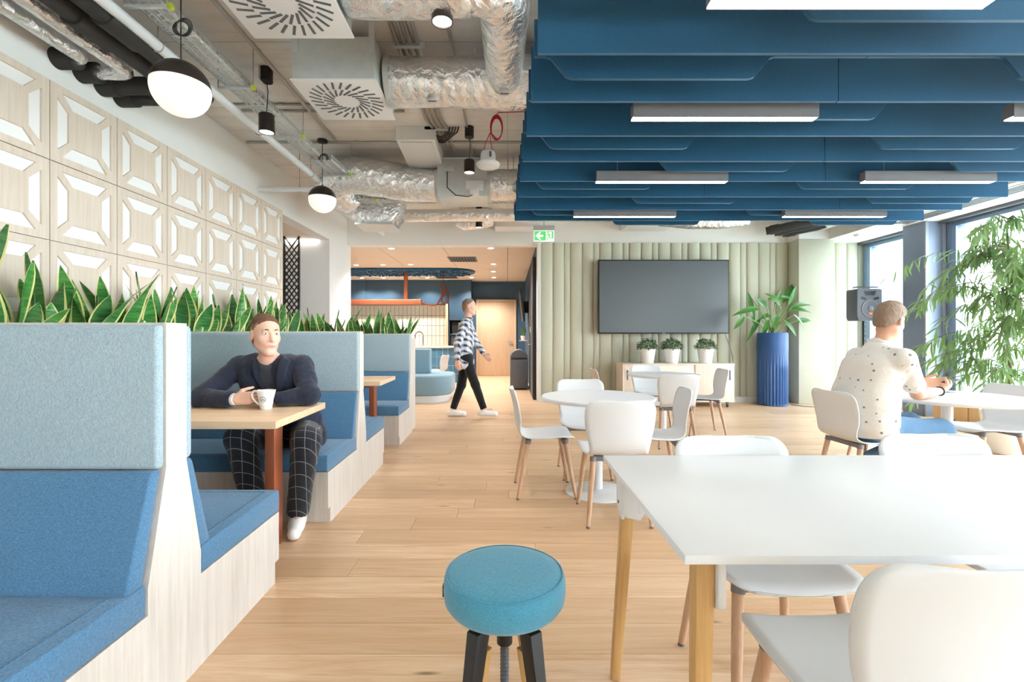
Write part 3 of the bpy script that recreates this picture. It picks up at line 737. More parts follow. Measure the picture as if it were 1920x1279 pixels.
# ================================================================ CEILING: felt baffles and light bars
ZB, ZTOP, XB1 = 2.70, 3.05, 5.34
def xb0(Y): return .165-.019*(Y-2.3)
def baffle(k, Y, wavy):
    x0 = xb0(Y); x1 = XB1
    n = (k+1)//2
    if wavy: lab = 'navy felt ceiling baffle with stepped lower edge, %s stepped one from the far end' % ORD[8-k]
    else: lab = 'navy felt ceiling baffle with straight lower edge, %s straight one from the far end' % ORD[7-k]
    t = thing('felt_baffle', lab, 'ceiling baffle', ((x0+x1)/2, Y, ZTOP), 0, 'navy acoustic baffles under the ceiling')
    if wavy:
        first = .24 if k % 2 == 1 else 1.34
        pts = [(x0, ZB+.135)]; x = first
        while x < x1-.3:
            e = min(x+1.30, x1-.02)
            def rnd(xa, za, xb, zb):
                # short chamfer rounding at each bend
                return [(xa-.02, za), (xa+.012, za+(zb-za)*.08), (xb-.012, zb-(zb-za)*.08), (xb+.02, zb)]
            pts += rnd(x, ZB+.135, x+.115, ZB+.005)
            pts += rnd(e-.115, ZB+.005, e, ZB+.135); x += 2.64
        pts += [(x1, ZB+.135)]
    else: pts = [(x0, ZB), (x1, ZB)]
    seam = [3.05, 2.1, 3.9, 2.7][k % 4]
    # split at the seam into two felt panels
    def clip(lo, hi):
        out = []
        def zat(x):
            for (xa, za), (xb, zb) in zip(pts[:-1], pts[1:]):
                if xa <= x <= xb: return za+(zb-za)*(x-xa)/max(1e-6, xb-xa)
            return pts[-1][1]
        out = [(lo, zat(lo))]+[p for p in pts if lo+1e-4 < p[0] < hi-1e-4]+[(hi, zat(hi))]
        return out+[(hi, ZTOP), (lo, ZTOP)]
    for lo, hi in ((x0, seam-.0015), (seam+.0015, x1)):
        MB().prism(clip(lo, hi), 'y', Y-.0125, Y+.0125).build('felt_panel', 'navy_felt', t, bevel=.002, seg=1)
    for xx in (x0+.3, seam-.1, seam+.1, x1-.3): MB().cyl((xx, Y, ZTOP-.02), (xx, Y, CZ), .0018, n=6).build('hanging_wire', 'zinc', t)
for k in range(8): baffle(k, 2.47+.503*k, False)
for k in range(9): baffle(k, 2.22+.503*k, True)
bars = [(2.03, .88), (3.10, .83), (3.10, 3.33), (4.36, .83), (4.36, 3.32), (5.61, .80), (5.61, 3.32)]
names = ['nearest, at the top edge of the picture', 'second row, left one', 'second row, at the right picture edge', 'third row, left one', 'third row, right one', 'farthest row, left one', 'farthest row, right one']
for (Y, x), nm in zip(bars, names):
    t = thing('light_bar', 'slim linear lamp glowing between the navy baffles, '+nm, 'lamp', (x+.6, Y, 2.65), 0, 'linear lamps between the baffles')
    MB().prism([(Y-.035, 2.65), (Y-.035, 2.745), (Y+.035, 2.745), (Y+.035, 2.65), (Y+.03, 2.65), (Y+.03, 2.658), (Y-.03, 2.658), (Y-.03, 2.65)], 'x', x, x+1.22).build('housing', 'dark_grey', t)
    MB().box((x+.004, Y-.03, 2.651), (x+1.216, Y+.03, 2.657)).build('diffuser', 'led', t)
    for xx in (x+.2, x+1.0): MB().cyl((xx, Y, 2.74), (xx, Y, CZ), .0015, n=6).build('hanging_wire', 'zinc', t)
# ================================================================ swirl diffusers
_slot = MB().box((-.045, -.008, 0), (.045, .008, .004)).mesh('slot', 'charcoal')
_slot2 = MB().box((-.05, -.009, 0), (.05, .009, .004)).mesh('slot', 'charcoal')
for k, y0 in enumerate((2.21, 3.26)):
    x0 = -1.52; z = 3.0
    t = thing('air_diffuser', ['square white swirl air diffuser at the top edge, nearest to the camera', 'square white swirl air diffuser with galvanised box feeding from the foil duct'][k], 'air vent', (x0+.3, y0+.3, z), 0, 'swirl diffusers')
    MB().box((x0, y0, z), (x0+.6, y0+.6, z+.012)).build('face_plate', 'white_metal', t, bevel=.002)
    MB().box((x0+.012, y0+.012, z+.012), (x0+.588, y0+.588, 3.31)).build('plenum_box', 'galv', t, bevel=.002)
    for n, rr, sm, tilt in ((26, .225, _slot, .35), (20, .13, _slot, .55)):
        for q in range(n):
            a = 2*PI*q/n
            inst('slot', sm, t, Matrix.Translation((x0+.3+rr*math.cos(a), y0+.3+rr*math.sin(a), z-.002))@Matrix.Rotation(a+tilt, 4, 'Z'))
    for sx in (.03, .57):
        MB().box((x0+sx-.02, y0+.006, 3.2), (x0+sx+.02, y0+.012, CZ)).build('hanger_bracket', 'galv', t)
# ================================================================ foil ducts
def duct(name, label, pts, r, seams=(), grp='foil wrapped ventilation ducts'):
    t = thing(name, label, 'duct', pts[len(pts)//2], 0, grp)
    fine = []; rr = []
    rs = r if isinstance(r, (list, tuple)) else [r]*len(pts)
    for i in range(len(pts)-1):
        a, c = Vector(pts[i]), Vector(pts[i+1]); n = max(1, int((c-a).length/.045))
        for j in range(n): fine.append(a.lerp(c, j/n)); rr.append(rs[i]+(rs[i+1]-rs[i])*j/n)
    fine.append(Vector(pts[-1])); rr.append(rs[-1])
    MB().tube(fine, rr, 28, wrinkle=.035).build('sleeve', 'foil', t, angle=180)
    for i in (len(fine)//4, 3*len(fine)//4):
        p, rmx = fine[i], rr[i]
        MB().cyl((p.x, p.y, p.z+rmx*.8), (p.x, p.y, CZ), .004, n=6).build('hanger_rod', 'zinc', t)
    for p, q, rad in seams: MB().tube([p, q], rad, 28).build('clamp_band', 'galv', t)
    return t
d1 = [(-.9, 2.62, 3.19), (-.45, 2.60, 3.17), (-.2, 2.58, 3.16)]+[tuple(p) for p in arc((-.2, 2.76, 3.16), .18, -PI/2, 0, 6)]+[(-.02, 3.0, 3.15), (-.02, 3.3, 3.15), (-.02, 3.5, 3.14)]
duct('foil_duct', 'crinkled foil duct bending down from the top edge over the aisle', d1, [.17, .17, .165]+[.155]*7+[.145, .14, .135])
duct('foil_duct', 'crinkled foil duct running from the swirl diffuser box to the baffles', [(-.90, 3.57, 3.15), (-.5, 3.57, 3.15), (-.3, 3.58, 3.155), (-.1, 3.6, 3.17), (.5, 3.6, 3.17), (1.6, 3.6, 3.2)], [.175, .175, .18, .2, .2, .2], [((-.91, 3.57, 3.15), (-.87, 3.57, 3.15), .182)])
duct('foil_duct', 'long crinkled foil duct at the far end with a curled left end', [(-2.05, 6.05, 3.0), (-2.15, 5.75, 3.06), (-2.05, 5.62, 3.12), (-1.8, 5.62, 3.15), (-1.5, 5.65, 3.12), (-1.2, 5.7, 3.08), (-.82, 5.7, 3.06)], [.2, .21, .21, .215, .22, .215, .2], [((-.86, 5.7, 3.06), (-.82, 5.7, 3.06), .212)])
duct('foil_duct', 'short crinkled foil duct between the grey control box and the baffles', [(-.24, 5.7, 3.06), (.3, 5.7, 3.06), (1.0, 5.7, 3.06)], .19, [((-.24, 5.7, 3.06), (-.2, 5.7, 3.06), .2)])
duct('foil_duct', 'slim foil duct behind the perforated tray near the far header', [(-1.75, 7.4, 3.13), (-.8, 7.4, 3.14), (.4, 7.4, 3.14), (2.2, 7.4, 3.14)], .10)
duct('foil_duct', 'foil elbow duct drooping over the kitchen opening', [(-.9, 8.2, 3.23), (-.75, 8.15, 3.2), (-.5, 8.1, 3.22), (-.25, 8.1, 3.26)], [.07, .13, .14, .13])
duct('foil_duct', 'foil duct peeking out below the farthest baffle, above the screen', [(2.6, 8.0, 3.2), (3.1, 7.9, 3.16), (3.6, 7.9, 3.16), (4.1, 7.95, 3.2)], [.09, .12, .12, .09])
duct('foil_duct', 'foil duct peeking out beyond the right ends of the baffles', [(5.45, 6.9, 3.2), (5.5, 7.5, 3.2), (5.5, 8.3, 3.2)], [.12, .13, .12])
t = thing('foil_intake_box', 'foil wrapped intake box hanging at the far left of the ceiling', 'duct', (-2.0, 6.7, 2.9))
MB().prism([(-2.42, 3.2), (-2.42, 3.02), (-2.1, 2.80), (-1.62, 2.80), (-1.5, 2.95), (-1.5, 3.2)], 'y', 6.5, 6.95).build('body', 'foil', t, bevel=.03)
MB().box((-2.12, 6.48, 2.775), (-1.6, 6.97, 2.80)).build('outlet_frame', 'galv', t)
for xx in (-2.3, -1.62): MB().cyl((xx, 6.72, 3.18), (xx, 6.72, CZ), .004, n=6).build('hanger_rod', 'zinc', t)
t = thing('control_box', 'galvanised air volume box joined into the far foil duct', 'duct box', (-.52, 5.7, 2.85))
MB().box((-.82, 5.47, 2.86), (-.24, 5.93, 3.29)).build('body', 'galv', t, bevel=.004)
MB().box((-.80, 5.45, 3.29), (-.26, 5.95, 3.305)).build('top_flange', 'galv', t)
MB().box((-.74, 5.43, 3.14), (-.62, 5.47, 3.20)).build('actuator', 'lightgrey_metal', t, bevel=.004)
MB().box((-.48, 5.40, 2.92), (-.28, 5.47, 3.02)).build('control_unit', 'white_plastic', t, bevel=.004)
MB().box((-.43, 5.38, 2.86), (-.33, 5.47, 2.92)).build('terminal', 'white_plastic', t, bevel=.004)
MB().tube([(-.7, 5.45, 3.14), (-.7, 5.44, 2.95), (-.6, 5.44, 2.86), (-.45, 5.43, 2.84), (-.38, 5.42, 2.87)], .006, 6).build('cable', 'black', t)
# dampers (round caps) on the ducts
for x, y, z, lab in ((-.02, 3.42, 2.99, 'round metal damper cap under the bent foil duct'), (-.56, 3.5, 2.975, 'round metal damper cap under the straight foil duct')):
    t = thing('damper_cap', lab, 'damper', (x, y, z), 0, None)
    MB().lathe([(.034, 0), (.04, .004), (.04, .035)], 24, (x, y, z)).build('cap', 'galv', t)
    MB().box((x-.03, y-.004, z-.006), (x+.03, y+.004, z)).build('lever', 'dark_grey', t)
# ================================================================ pipes along the left wall
def pipe(name, label, pts, r, mat, collars=(), grp=None, n=16, hang=()):
    t = thing(name, label, 'pipe', pts[0], 0, grp)
    MB().tube(pts, r, n, wrinkle=.03 if mat == 'foil' else 0).build('run', mat, t, angle=60)
    for a, c, rr in collars: MB().tube([a, c], rr, 20).build('collar', 'rubber', t)
    for p in hang:
        MB().cyl((p[0], p[1], p[2]), (p[0], p[1], CZ), .004, n=6).build('hanger_rod', 'zinc', t)
        MB().tube([(p[0]+(r+.004)*math.sin(a), p[1], p[2]+(r+.004)*math.cos(a)) for a in [2*PI*q/14 for q in range(15)]], .004, 6).build('clip', 'zinc', t)
    return t
pz = 3.06; eps = .02
for k, (px_, Y, r, mat, nm) in enumerate(((-2.82, 3.11, .046, 'foil', 'foil wrapped pipe hugging the left wall, turning into it nearest the camera'), (-2.65, 3.28, .046, 'foil', 'second foil wrapped pipe beside the left wall'),
                                    (-2.48, 3.45, .062, 'rubber', 'thick black insulated pipe nearer to the left wall'), (-2.31, 3.61, .062, 'rubber', 'thick black insulated pipe next to the white conduit'))):
    el = [tuple(p) for p in arc((px_-.06, Y-.06, pz), .06, 0, PI/2, 4)]
    pts = [(px_, y, pz) for y in np.arange(.6, Y-.07, .12)]+el+[(x, Y, pz) for x in np.arange(px_-.1, WX+.02, -.12)]+[(WX-.005, Y, pz)]
    pts = [tuple(map(float, p)) for p in pts]
    cl = [((WX+.0, Y, pz), (WX+.13, Y, pz), r+.012 if mat == 'rubber' else .068)]
    if mat == 'rubber': cl += [((px_, 2.66+.0*k, pz), (px_, 2.92, pz), r+.016)]
    pipe('foil_pipe' if mat == 'foil' else 'insulated_pipe', nm, pts, r, mat, cl, 'pipes along the left wall', hang=[(px_, 1.6, pz+r), ])
hg = [(-2.23, y, pz) for y in (2.4, 2.98, 4.2, 5.3, 6.5)]
pipe('white_conduit', 'long slim white pipe running under the ceiling along the left wall', [(-2.23, .6, pz), (-2.23, 8.4, pz)], .034, 'white_plastic', hang=hg)
pipe('white_conduit', 'short white pipe branching across to the left wall', [(-3.0, 5.62, 2.985), (-2.24, 5.62, 2.985)], .03, 'white_plastic', hang=[(-2.5, 5.62, 2.985)])
# far right black pipes above the fluted wall
for k in range(3):
    pipe('insulated_pipe', '%s black insulated pipe above the fluted wall at the far right' % ORD[k], [(4.55+k*.2, 8.2+k*.1, 3.07), (5.0+k*.2, 7.9+k*.1, 3.13), (5.7, 7.4+k*.1, 3.22)], .07, 'rubber', [((4.6+k*.2, 8.167+k*.1, 3.077), (4.72+k*.2, 8.087+k*.1, 3.092), .082)], 'black pipes at the far right', hang=[(5.0+k*.2, 7.9+k*.1, 3.19)])
# ================================================================ cable trays
def tray(label, a, b, w, side=.06, cell=.05, rows=3):
    a, b = Vector(a), Vector(b); L = (b-a).length; d = (b-a)/L; s_ = d.cross(Vector((0, 0, 1))).normalized()
    t = thing('cable_tray', label, 'cable tray', tuple(a), 0, 'perforated cable trays')
    m = MB(); up = Vector((0, 0, 1))
    def plate(o, e1, e2, n1, n2, fx=.62, fy=.34):
        c1 = e1/n1; c2 = e2/n2
        for i in range(n1):
            for j in range(n2):
                off = .5 if j % 2 else 0
                p = o+c1*i+c2*j
                # rim of a cell around an open slot
                q = [p, p+c1, p+c1+c2, p]; q[3] = p+c2
                h = [p+c1*(.5-fx/2)+c2*(.5-fy/2), p+c1*(.5+fx/2)+c2*(.5-fy/2), p+c1*(.5+fx/2)+c2*(.5+fy/2), p+c1*(.5-fx/2)+c2*(.5+fy/2)]
                m.add(q+h, [(0, 1, 5, 4), (1, 2, 6, 5), (2, 3, 7, 6), (3, 0, 4, 7)])
    n1 = max(2, int(L/cell))
    plate(a-s_*w/2, d*L, s_*w, n1, rows)
    plate(a-s_*w/2, d*L, up*side, n1, 1); plate(a+s_*w/2, d*L, up*side, n1, 1)
    m.build('perforated_channel', 'galv', t, solid=.0015)
    k = int(L/1.1)+1
    for i in range(k):
        p = a+d*(L*(i+.4)/k)
        st = MB().box((p.x-.012 if abs(d.y) > .5 else p.x-.012, p.y-.012, p.z-.03), (p.x+.012, p.y+.012, p.z-.006))
        c1, c2 = p-s_*(w/2+.05), p+s_*(w/2+.05)
        o = MB().tube([c1-up*.016, c2-up*.016], .012, 4).build('strut', 'galv', t)
        for c in (c1, c2): MB().cyl(c-up*.02, (c.x, c.y, CZ), .004, n=6).build('threaded_rod', 'zinc', t)
        MB().cbox(c2-up*.016+d*.0, (.03, .03, .03)).build('end_cap', 'lime', t, bevel=.003)
    return t
tray('galvanised cable tray running beside the white pipe at the left', (-2.09, .6, 3.14), (-2.09, 5.0, 3.14), .17)
tray('galvanised cable tray stepping down towards the far duct', (-2.0, 5.0, 3.10), (-1.85, 6.9, 3.03), .24)
tray('galvanised cable tray crossing in front of the far header', (-1.95, 5.95, 2.93), (.5, 5.95, 2.93), .16, .08)
t = thing('cable_trunking', 'white lidded junction box on the near cable tray', 'box', (-2.0, 4.05, 3.19))
MB().box((-2.07, 3.62, 3.2), (-1.98, 3.95, 3.27)).build('body', 'white_plastic', t, bevel=.004); MB().cyl((-2.02, 3.8, 3.26), (-2.02, 3.8, CZ), .004, n=6).build('hanger_rod', 'zinc', t)
# conduits on the slab
def conduit(label, pts, r=.0125, grp='thin conduits on the concrete ceiling'):
    t = thing('ceiling_conduit', label, 'conduit', pts[0], 0, grp); MB().tube(pts, r, 8).build('run', 'zinc', t)
    a, c = Vector(pts[0]), Vector(pts[-1]); n = max(2, int((c-a).length/.8))
    for i in range(n):
        q = a.lerp(c, (i+.5)/n); MB().cbox(q+Vector((0, 0, .006)), (.035, .035, .022)).build('clip', 'zinc', t, bevel=.003)
z = CZ-.014
conduit('long ceiling conduit running away above the globe lamps', [(-1.92, 2.0, z), (-1.92, 5.2, z)], .016)
conduit('ceiling conduit crossing behind the nearer cylinder lamp', [(-2.6, 4.42, z), (.12, 4.42, z)])
conduit('ceiling conduit crossing just beyond the crossing behind the nearer cylinder lamp', [(-2.6, 4.55, z), (-1.0, 4.55, z)])
conduit('ceiling conduit crossing at the far globe lamp mount', [(-2.95, 5.28, z), (1.2, 5.28, z)], .016)
conduit('single ceiling conduit beside the conduit bundle, running away', [(-.42, 2.4, z), (-.42, 5.6, z)])
for k in range(4): conduit('conduit of the four-run ceiling bundle, %s from the left' % ORD[k], [(-.82+k*.05, 2.6, z), (-.82+k*.05, 4.7, z), (-.78+k*.05, 4.95, z), (-.78+k*.05, 5.5, z)], .016, 'four-run conduit bundle')
for y in (2.9, 3.5, 4.35, 4.9):
    tag(MB().box((-.87, y, CZ-.035), (-.62, y+.03, CZ-.003)).build('saddle_clip', 'galv'), 'zinc saddle clip across the four-run conduit bundle, at %s' % {2.9: 'its near end', 3.5: 'the foil duct', 4.35: 'the crossing conduit', 4.9: 'the white ceiling box'}[y], 'clip', 'saddle clips')
t = thing('ceiling_fan_box', 'flat white service box under the slab before the far duct', 'box', (-.96, 5.2, 3.3))
MB().prism([(4.9, 3.28), (5.6, 3.22), (5.6, 3.40), (4.9, 3.42)], 'x', -1.17, -.76).build('body', 'white_metal', t, bevel=.004)
MB().prism([(4.95, 3.272), (5.55, 3.221), (5.55, 3.214), (4.95, 3.265)], 'x', -1.13, -.80).build('cover', 'white_plastic', t, bevel=.002)
for k in range(4): MB().tube([(-.76, 5.0+k*.05, 3.36), (-.70, 5.0+k*.05, 3.35), (-.62+k*.03, 4.95, 3.38), (-.6+k*.03, 4.9, CZ-.01)], .008, 6).build('cable', 'black', t)
t = thing('ceiling_plate', 'small flat white plate under the slab behind the swirl diffuser', 'plate', (-1.2, 4.1, 3.2))
MB().box((-1.28, 4.02, 3.2), (-1.02, 4.3, 3.23)).build('plate', 'white_metal', t, bevel=.004); MB().cyl((-1.15, 4.15, 3.22), (-1.15, 4.15, CZ), .02, n=8).build('stem', 'white_metal', t)
for k, (x0, y0) in enumerate(((-.22, 8.25), (2.1, 8.2))):
    t = thing('white_duct_panel', ['flat white panel under the far ceiling beside the drooping foil elbow', 'flat white panel under the far ceiling above the screen'][k], 'panel', (x0+.5, y0, 3.2), 0, 'white panels at the far ceiling')
    MB().box((x0, y0, 3.16), (x0+.8, y0+.4, 3.40)).build('body', 'white_metal', t, bevel=.004); MB().box((x0+.2, y0+.1, 3.39), (x0+.3, y0+.2, CZ)).build('hanger', 'galv', t)
# ================================================================ lamps
def globe(x, y, zc, r, loop, lab):
    t = thing('globe_pendant', lab, 'lamp', (x, y, zc-r), 0, 'half-dark globe pendants')
    n = 40; top = [(r*math.cos(a), r*math.sin(a)) for a in np.linspace(.12, PI/2-.06, 14)]; bot = [(r*.985*math.cos(a), r*.985*math.sin(a)) for a in np.linspace(-PI/2+.02, .12, 18)]
    MB().lathe([(max(.004, p), q) for p, q in top]+[(.012, r+.012)], n, (x, y, zc)).build('upper_shell', 'bronze', t, angle=60)
    MB().lathe([(max(.002, p), q) for p, q in bot], n, (x, y, zc)).build('opal_globe', 'globe', t, angle=60)
    MB().cyl((x, y, zc+r), (x, y, CZ-.02), .0035, n=8).build('cord', 'black', t)
    MB().lathe([(.055, CZ-.028), (.055, CZ)], 24, (x, y, 0)).build('canopy', 'black', t)
    if loop:
        for q in range(3): MB().tube([(x+.045*math.sin(a)+.012*q, y-.004*q, loop+.05*math.cos(a)*(.8+.1*q)) for a in np.linspace(0, 2*PI, 17)], .0035, 6).build('cord_loop', 'black', t)
    return t
globe(-1.825, 2.61, 2.59, .15, 2.93, 'big half-dark globe pendant hanging nearest to the camera at the left')
globe(-2.075, 5.24, 2.75, .15, 3.21, 'smaller-looking half-dark globe pendant farther down the aisle')
def spot(x, y, z0, z1, r, lab, power=28):
    t = thing('cylinder_pendant', lab, 'lamp', (x, y, z0), 0, 'black cylinder pendants')
    MB().lathe([(r*.88, z0+.012), (r*.9, z0), (r, z0), (r, z1-.006), (r-.006, z1)], 32, (x, y, 0), cap0=False).build('housing', 'bronze', t, angle=50)
    MB().lathe([(.002, z0+.008), (r*.88, z0+.008)], 32, (x, y, 0), cap0=False, cap1=False).build('lens', 'lamp_face', t)
    if CZ-z1 > .12:
        MB().tube([(x, y, z1), (x+.012, y, z1+(CZ-z1)*.5), (x, y, CZ-.11)], .0035, 8).build('cord', 'black', t)
        MB().lathe([(.048, CZ-.11), (.048, CZ)], 28, (x, y, 0)).build('canopy', 'black', t)
    else: MB().lathe([(.03, z1), (.03, CZ)], 20, (x, y, 0)).build('stem', 'black', t)
    l = light('spot_light', 'SPOT', (x, y, z0-.01), power, (1, .93, .85), size=.05, spot=1.7); l.parent = t; l.matrix_parent_inverse = WM[t.name].inverted()
spot(-1.985, 3.85, 2.89, 3.04, .06, 'black cylinder pendant between the tray and the galvanised diffuser box')
spot(-.40, 4.92, 2.935, 3.07, .057, 'black cylinder pendant beside the white hanging speaker')
spot(-.365, 2.62, 2.97, 3.13, .06, 'black cylinder pendant cut by the top edge over the aisle')
spot(-2.12, 6.3, 2.97, 3.12, .058, 'black cylinder pendant just right of the farther globe lamp')
spot(-.48, 7.9, 3.06, 3.19, .056, 'small black cylinder pendant before the far header')
# ceiling loudspeaker on red cable
Y = 4.45; c = P(915, 300, Y); t = thing('ceiling_speaker', 'round white loudspeaker dangling on red cable under the slab', 'speaker', tuple(c))
MB().lathe([(.002, -.07), (.09, -.072), (.105, -.062), (.112, -.045), (.112, -.035), (.075, -.03), (.07, .05), (.062, .075), (.02, .08)], 36, tuple(c)).build('body', 'white_plastic', t, angle=40)
MB().cbox(c+Vector((.025, -.071, .03)), (.022, .006, .05)).build('terminal_strip', 'charcoal', t)
for sx in (-.04, .045): MB().tube([c+Vector((sx, 0, .075)), c+Vector((sx*.6, 0, .16)), c+Vector((.02, 0, .26))], .004, 6).build('red_wire', 'red_wire', t)
k0 = P(931, 240, Y)
for q in range(5): MB().tube([k0+Vector((.058*math.cos(a)*(1-.03*q), .012*q-.02, .115*math.sin(a)*(1-.02*q))) for a in np.linspace(0, 2*PI, 25)], .0045, 6).build('red_wire_coil', 'red_wire', t)
MB().tube([k0+Vector((-.04, 0, .08)), P(935, 211, Y), P(1000, 209, Y+.1), P(1060, 205, Y+.2)], .0045, 6).build('red_wire', 'red_wire', t)
MB().cyl(P(935, 211, Y), (P(935, 211, Y).x, Y, CZ), .003, n=6).build('hanger_hook', 'zinc', t)
MB().cyl(c+Vector((.02, 0, .26)), k0+Vector((0, 0, -.1)), .005, n=6).build('red_wire', 'red_wire', t)
# exit sign
s0 = P(1001, 432, 8.0); s1 = P(1039, 452.5, 8.0); y = 8.0
t = thing('exit_sign', 'green emergency exit sign with white left arrow and running figure', 'sign', ((s0.x+s1.x)/2, y, s1.z))
MB().box((s0.x, y, s1.z), (s1.x, y+.03, s0.z)).build('sign_body', 'white_sign', t, bevel=.004)
w, h = s1.x-s0.x, s0.z-s1.z
MB().box((s0.x+.01, y-.002, s1.z+.012), (s0.x+w*.59, y+.001, s0.z-.012)).build('green_field', 'green_sign', t)
MB().box((s0.x+w*.88, y-.002, s1.z+h*.25), (s0.x+w*.96, y+.001, s0.z-.012)).box((s0.x+w*.62, y-.002, s0.z-.024), (s0.x+w*.88, y+.001, s0.z-.012)).build('green_frame', 'green_sign', t)
def A(u, v): return (s0.x+w*u, s1.z+h*v)
MB().prism([A(.08, .5), A(.28, .86), A(.36, .86), A(.25, .6), A(.46, .6), A(.46, .4), A(.25, .4), A(.36, .14), A(.28, .14)], 'y', y-.004, y-.001).build('arrow', 'white_sign', t)
fg = MB()
def limb(pts, r):
    fg.tube([(A(*p)[0], y-.003, A(*p)[1]) for p in pts], r, 8)
fg.ball((A(.70, .80)[0], y-.003, A(.70, .80)[1]), (.014, .003, .014), 12)
limb([(.72, .70), (.78, .42)], .011); limb([(.72, .66), (.64, .58), (.62, .48)], .005); limb([(.73, .66), (.83, .62), (.86, .5)], .005)
limb([(.78, .42), (.70, .34), (.64, .14)], .007); limb([(.78, .42), (.80, .28), (.88, .27)], .007)
fg.build('running_figure', 'green_sign', t)
MB().box((s0.x-.01, y-.005, s0.z), (s1.x+.01, y+.05, s0.z+.085)).build('mount', 'lightgrey_metal', t, bevel=.003)
MB().cyl(((s0.x+s1.x)/2, y+.02, s0.z+.08), ((s0.x+s1.x)/2, y+.02, CZ), .008, n=8).build('stem', 'zinc', t)
# smoke detector on the soffit at the right
t = thing('smoke_detector', 'small round white detector on the soffit near the pillar', 'detector', (6.0, 8.0, 2.97)); MB().lathe([(.035, 2.925), (.05, 2.935), (.055, 2.97)], 24, (6.0, 8.0, 0)).build('body', 'white_plastic', t)
# ================================================================ BACK WALL: screen, sideboard, pots, planter
Y = 8.50
a, c = P(1122, 487, Y), P(1367, 626, Y)
t = thing('wall_screen', 'huge dark flat screen mounted on the fluted sage wall', 'screen', ((a.x+c.x)/2, Y, c.z))
MB().box((a.x, Y, c.z), (c.x, Y+.06, a.z)).build('casing', 'black', t, bevel=.006)
MB().box((a.x+.02, Y-.003, c.z+.025), (c.x-.02, Y+.002, a.z-.02)).build('display', 'screen', t)
MB().box((a.x+.6, Y+.06, c.z+.4), (c.x-.6, BY-.02, a.z-.4)).build('wall_mount', 'black', t)
MB().box(((a.x+c.x)/2-.03, Y-.004, c.z+.004), ((a.x+c.x)/2+.03, Y, c.z+.018)).build('sensor', 'dark_grey', t)
MB().tube([(c.x-.06, Y+.03, c.z), (c.x+.02, Y+.04, c.z-.2), (c.x+.09, Y+.05, c.z-.42), (c.x+.07, Y, .76)], .006, 6).build('power_cable', 'dark_grey', t)
# sideboard
x0, x1, y0, y1 = 1.985, 3.905, 8.0, 8.5
t = thing('sideboard', 'pale wood sideboard with two sliding doors beneath the screen', 'cabinet', ((x0+x1)/2, 8.25, 0))
MB().box((x0, y0, .73), (x1, y1, .75)).box((x0, y0+.02, .11), (x0+.02, y1, .73)).box((x1-.02, y0+.02, .11), (x1, y1, .73)).box((x0, y0+.02, .09), (x1, y1, .11)).box((x0+.02, y1-.015, .11), (x1-.02, y1, .73)).build('carcass', 'pale_wood', t, bevel=.001)
xm = (1305-951)*8/875
for k, (xa, xb, yo) in enumerate(((x0+.022, xm+.01, .022), (xm-.01, x1-.022, .006))):
    d = MB().box((xa, y0+yo, .112), (xb, y0+yo+.014, .728)).build('door', 'pale_wood', t, bevel=.001)
    hx = xa+.06 if k == 0 else xb-.06
    MB().box((hx-.012, y0+yo-.006, .47), (hx+.012, y0+yo, .64)).build('handle', 'charcoal', d, bevel=.002)
for xx in (x0+.1, (x0+x1)/2, x1-.1):
    for yy in (y0+.07, y1-.07):
        lg = MB().box((xx-.02, yy-.02, .05), (xx+.02, yy+.02, .09)).build('foot', 'charcoal', t)
        MB().tube([(xx-.012, yy, .025), (xx+.012, yy, .025)], .025, 16).build('caster', 'black', lg)
def leaf_quad(L, w): return MB().add([(0, 0, 0), (w/2, L*.4, .01*L), (0, L, -.15*L), (-w/2, L*.4, .01*L), (0, L*.4, -.02*L)], [(0, 1, 4), (1, 2, 4), (2, 3, 4), (3, 0, 4)])
for k, px_ in enumerate((1214, 1259.5, 1323)):
    x = (px_-951)*8.22/875; y = 8.22
    t = thing('potted_herb', ['leftmost', 'middle', 'rightmost'][k]+' of the three small bushy plants in white pots on the sideboard', 'plant', (x, y, .75), 0, 'small plants on the sideboard')
    MB().lathe([(.098, .75), (.102, .755), (.138, .985), (.138, 1.0), (.128, 1.0), (.124, .97), (.01, .965)], 36, (x, y, 0)).build('pot', 'pot_white', t, angle=40)
    MB().lathe([(.125, .965), (.124, .975), (.01, .98)], 24, (x, y, 0)).build('soil', 'soil', t)
    m = MB()
    for q in range(520):
        u = R.uniform(0, 1); a = R.uniform(0, 2*PI); el = math.acos(1-u*1.15) if u*1.15 < 2 else 0; rr = R.uniform(.55, 1)**.6
        p = Vector((x+.19*rr*math.sin(el)*math.cos(a), y+.19*rr*math.sin(el)*math.sin(a), 1.0+.17*rr*math.cos(el)+.02))
        rot = Matrix.Rotation(R.uniform(0, 6.3), 3, 'Z')@Matrix.Rotation(R.uniform(-.9, .9), 3, 'X'); s_ = R.uniform(.03, .05)
        m.add([p+rot@Vector(v) for v in ((0, 0, 0), (s_*.33, s_*.5, .004), (0, s_, 0), (-s_*.33, s_*.5, .004))], [(0, 1, 2, 3)])
    m.build('foliage', 'leaf_dark', t)['kind'] = 'stuff'
    m = MB()
    for q in range(14):
        a = 2*PI*q/14; m.tube([(x+.02*math.cos(a), y+.02*math.sin(a), .97), (x+.11*math.cos(a), y+.11*math.sin(a), 1.1)], .003, 5)
    m.build('stems', 'stem', t)['kind'] = 'stuff'
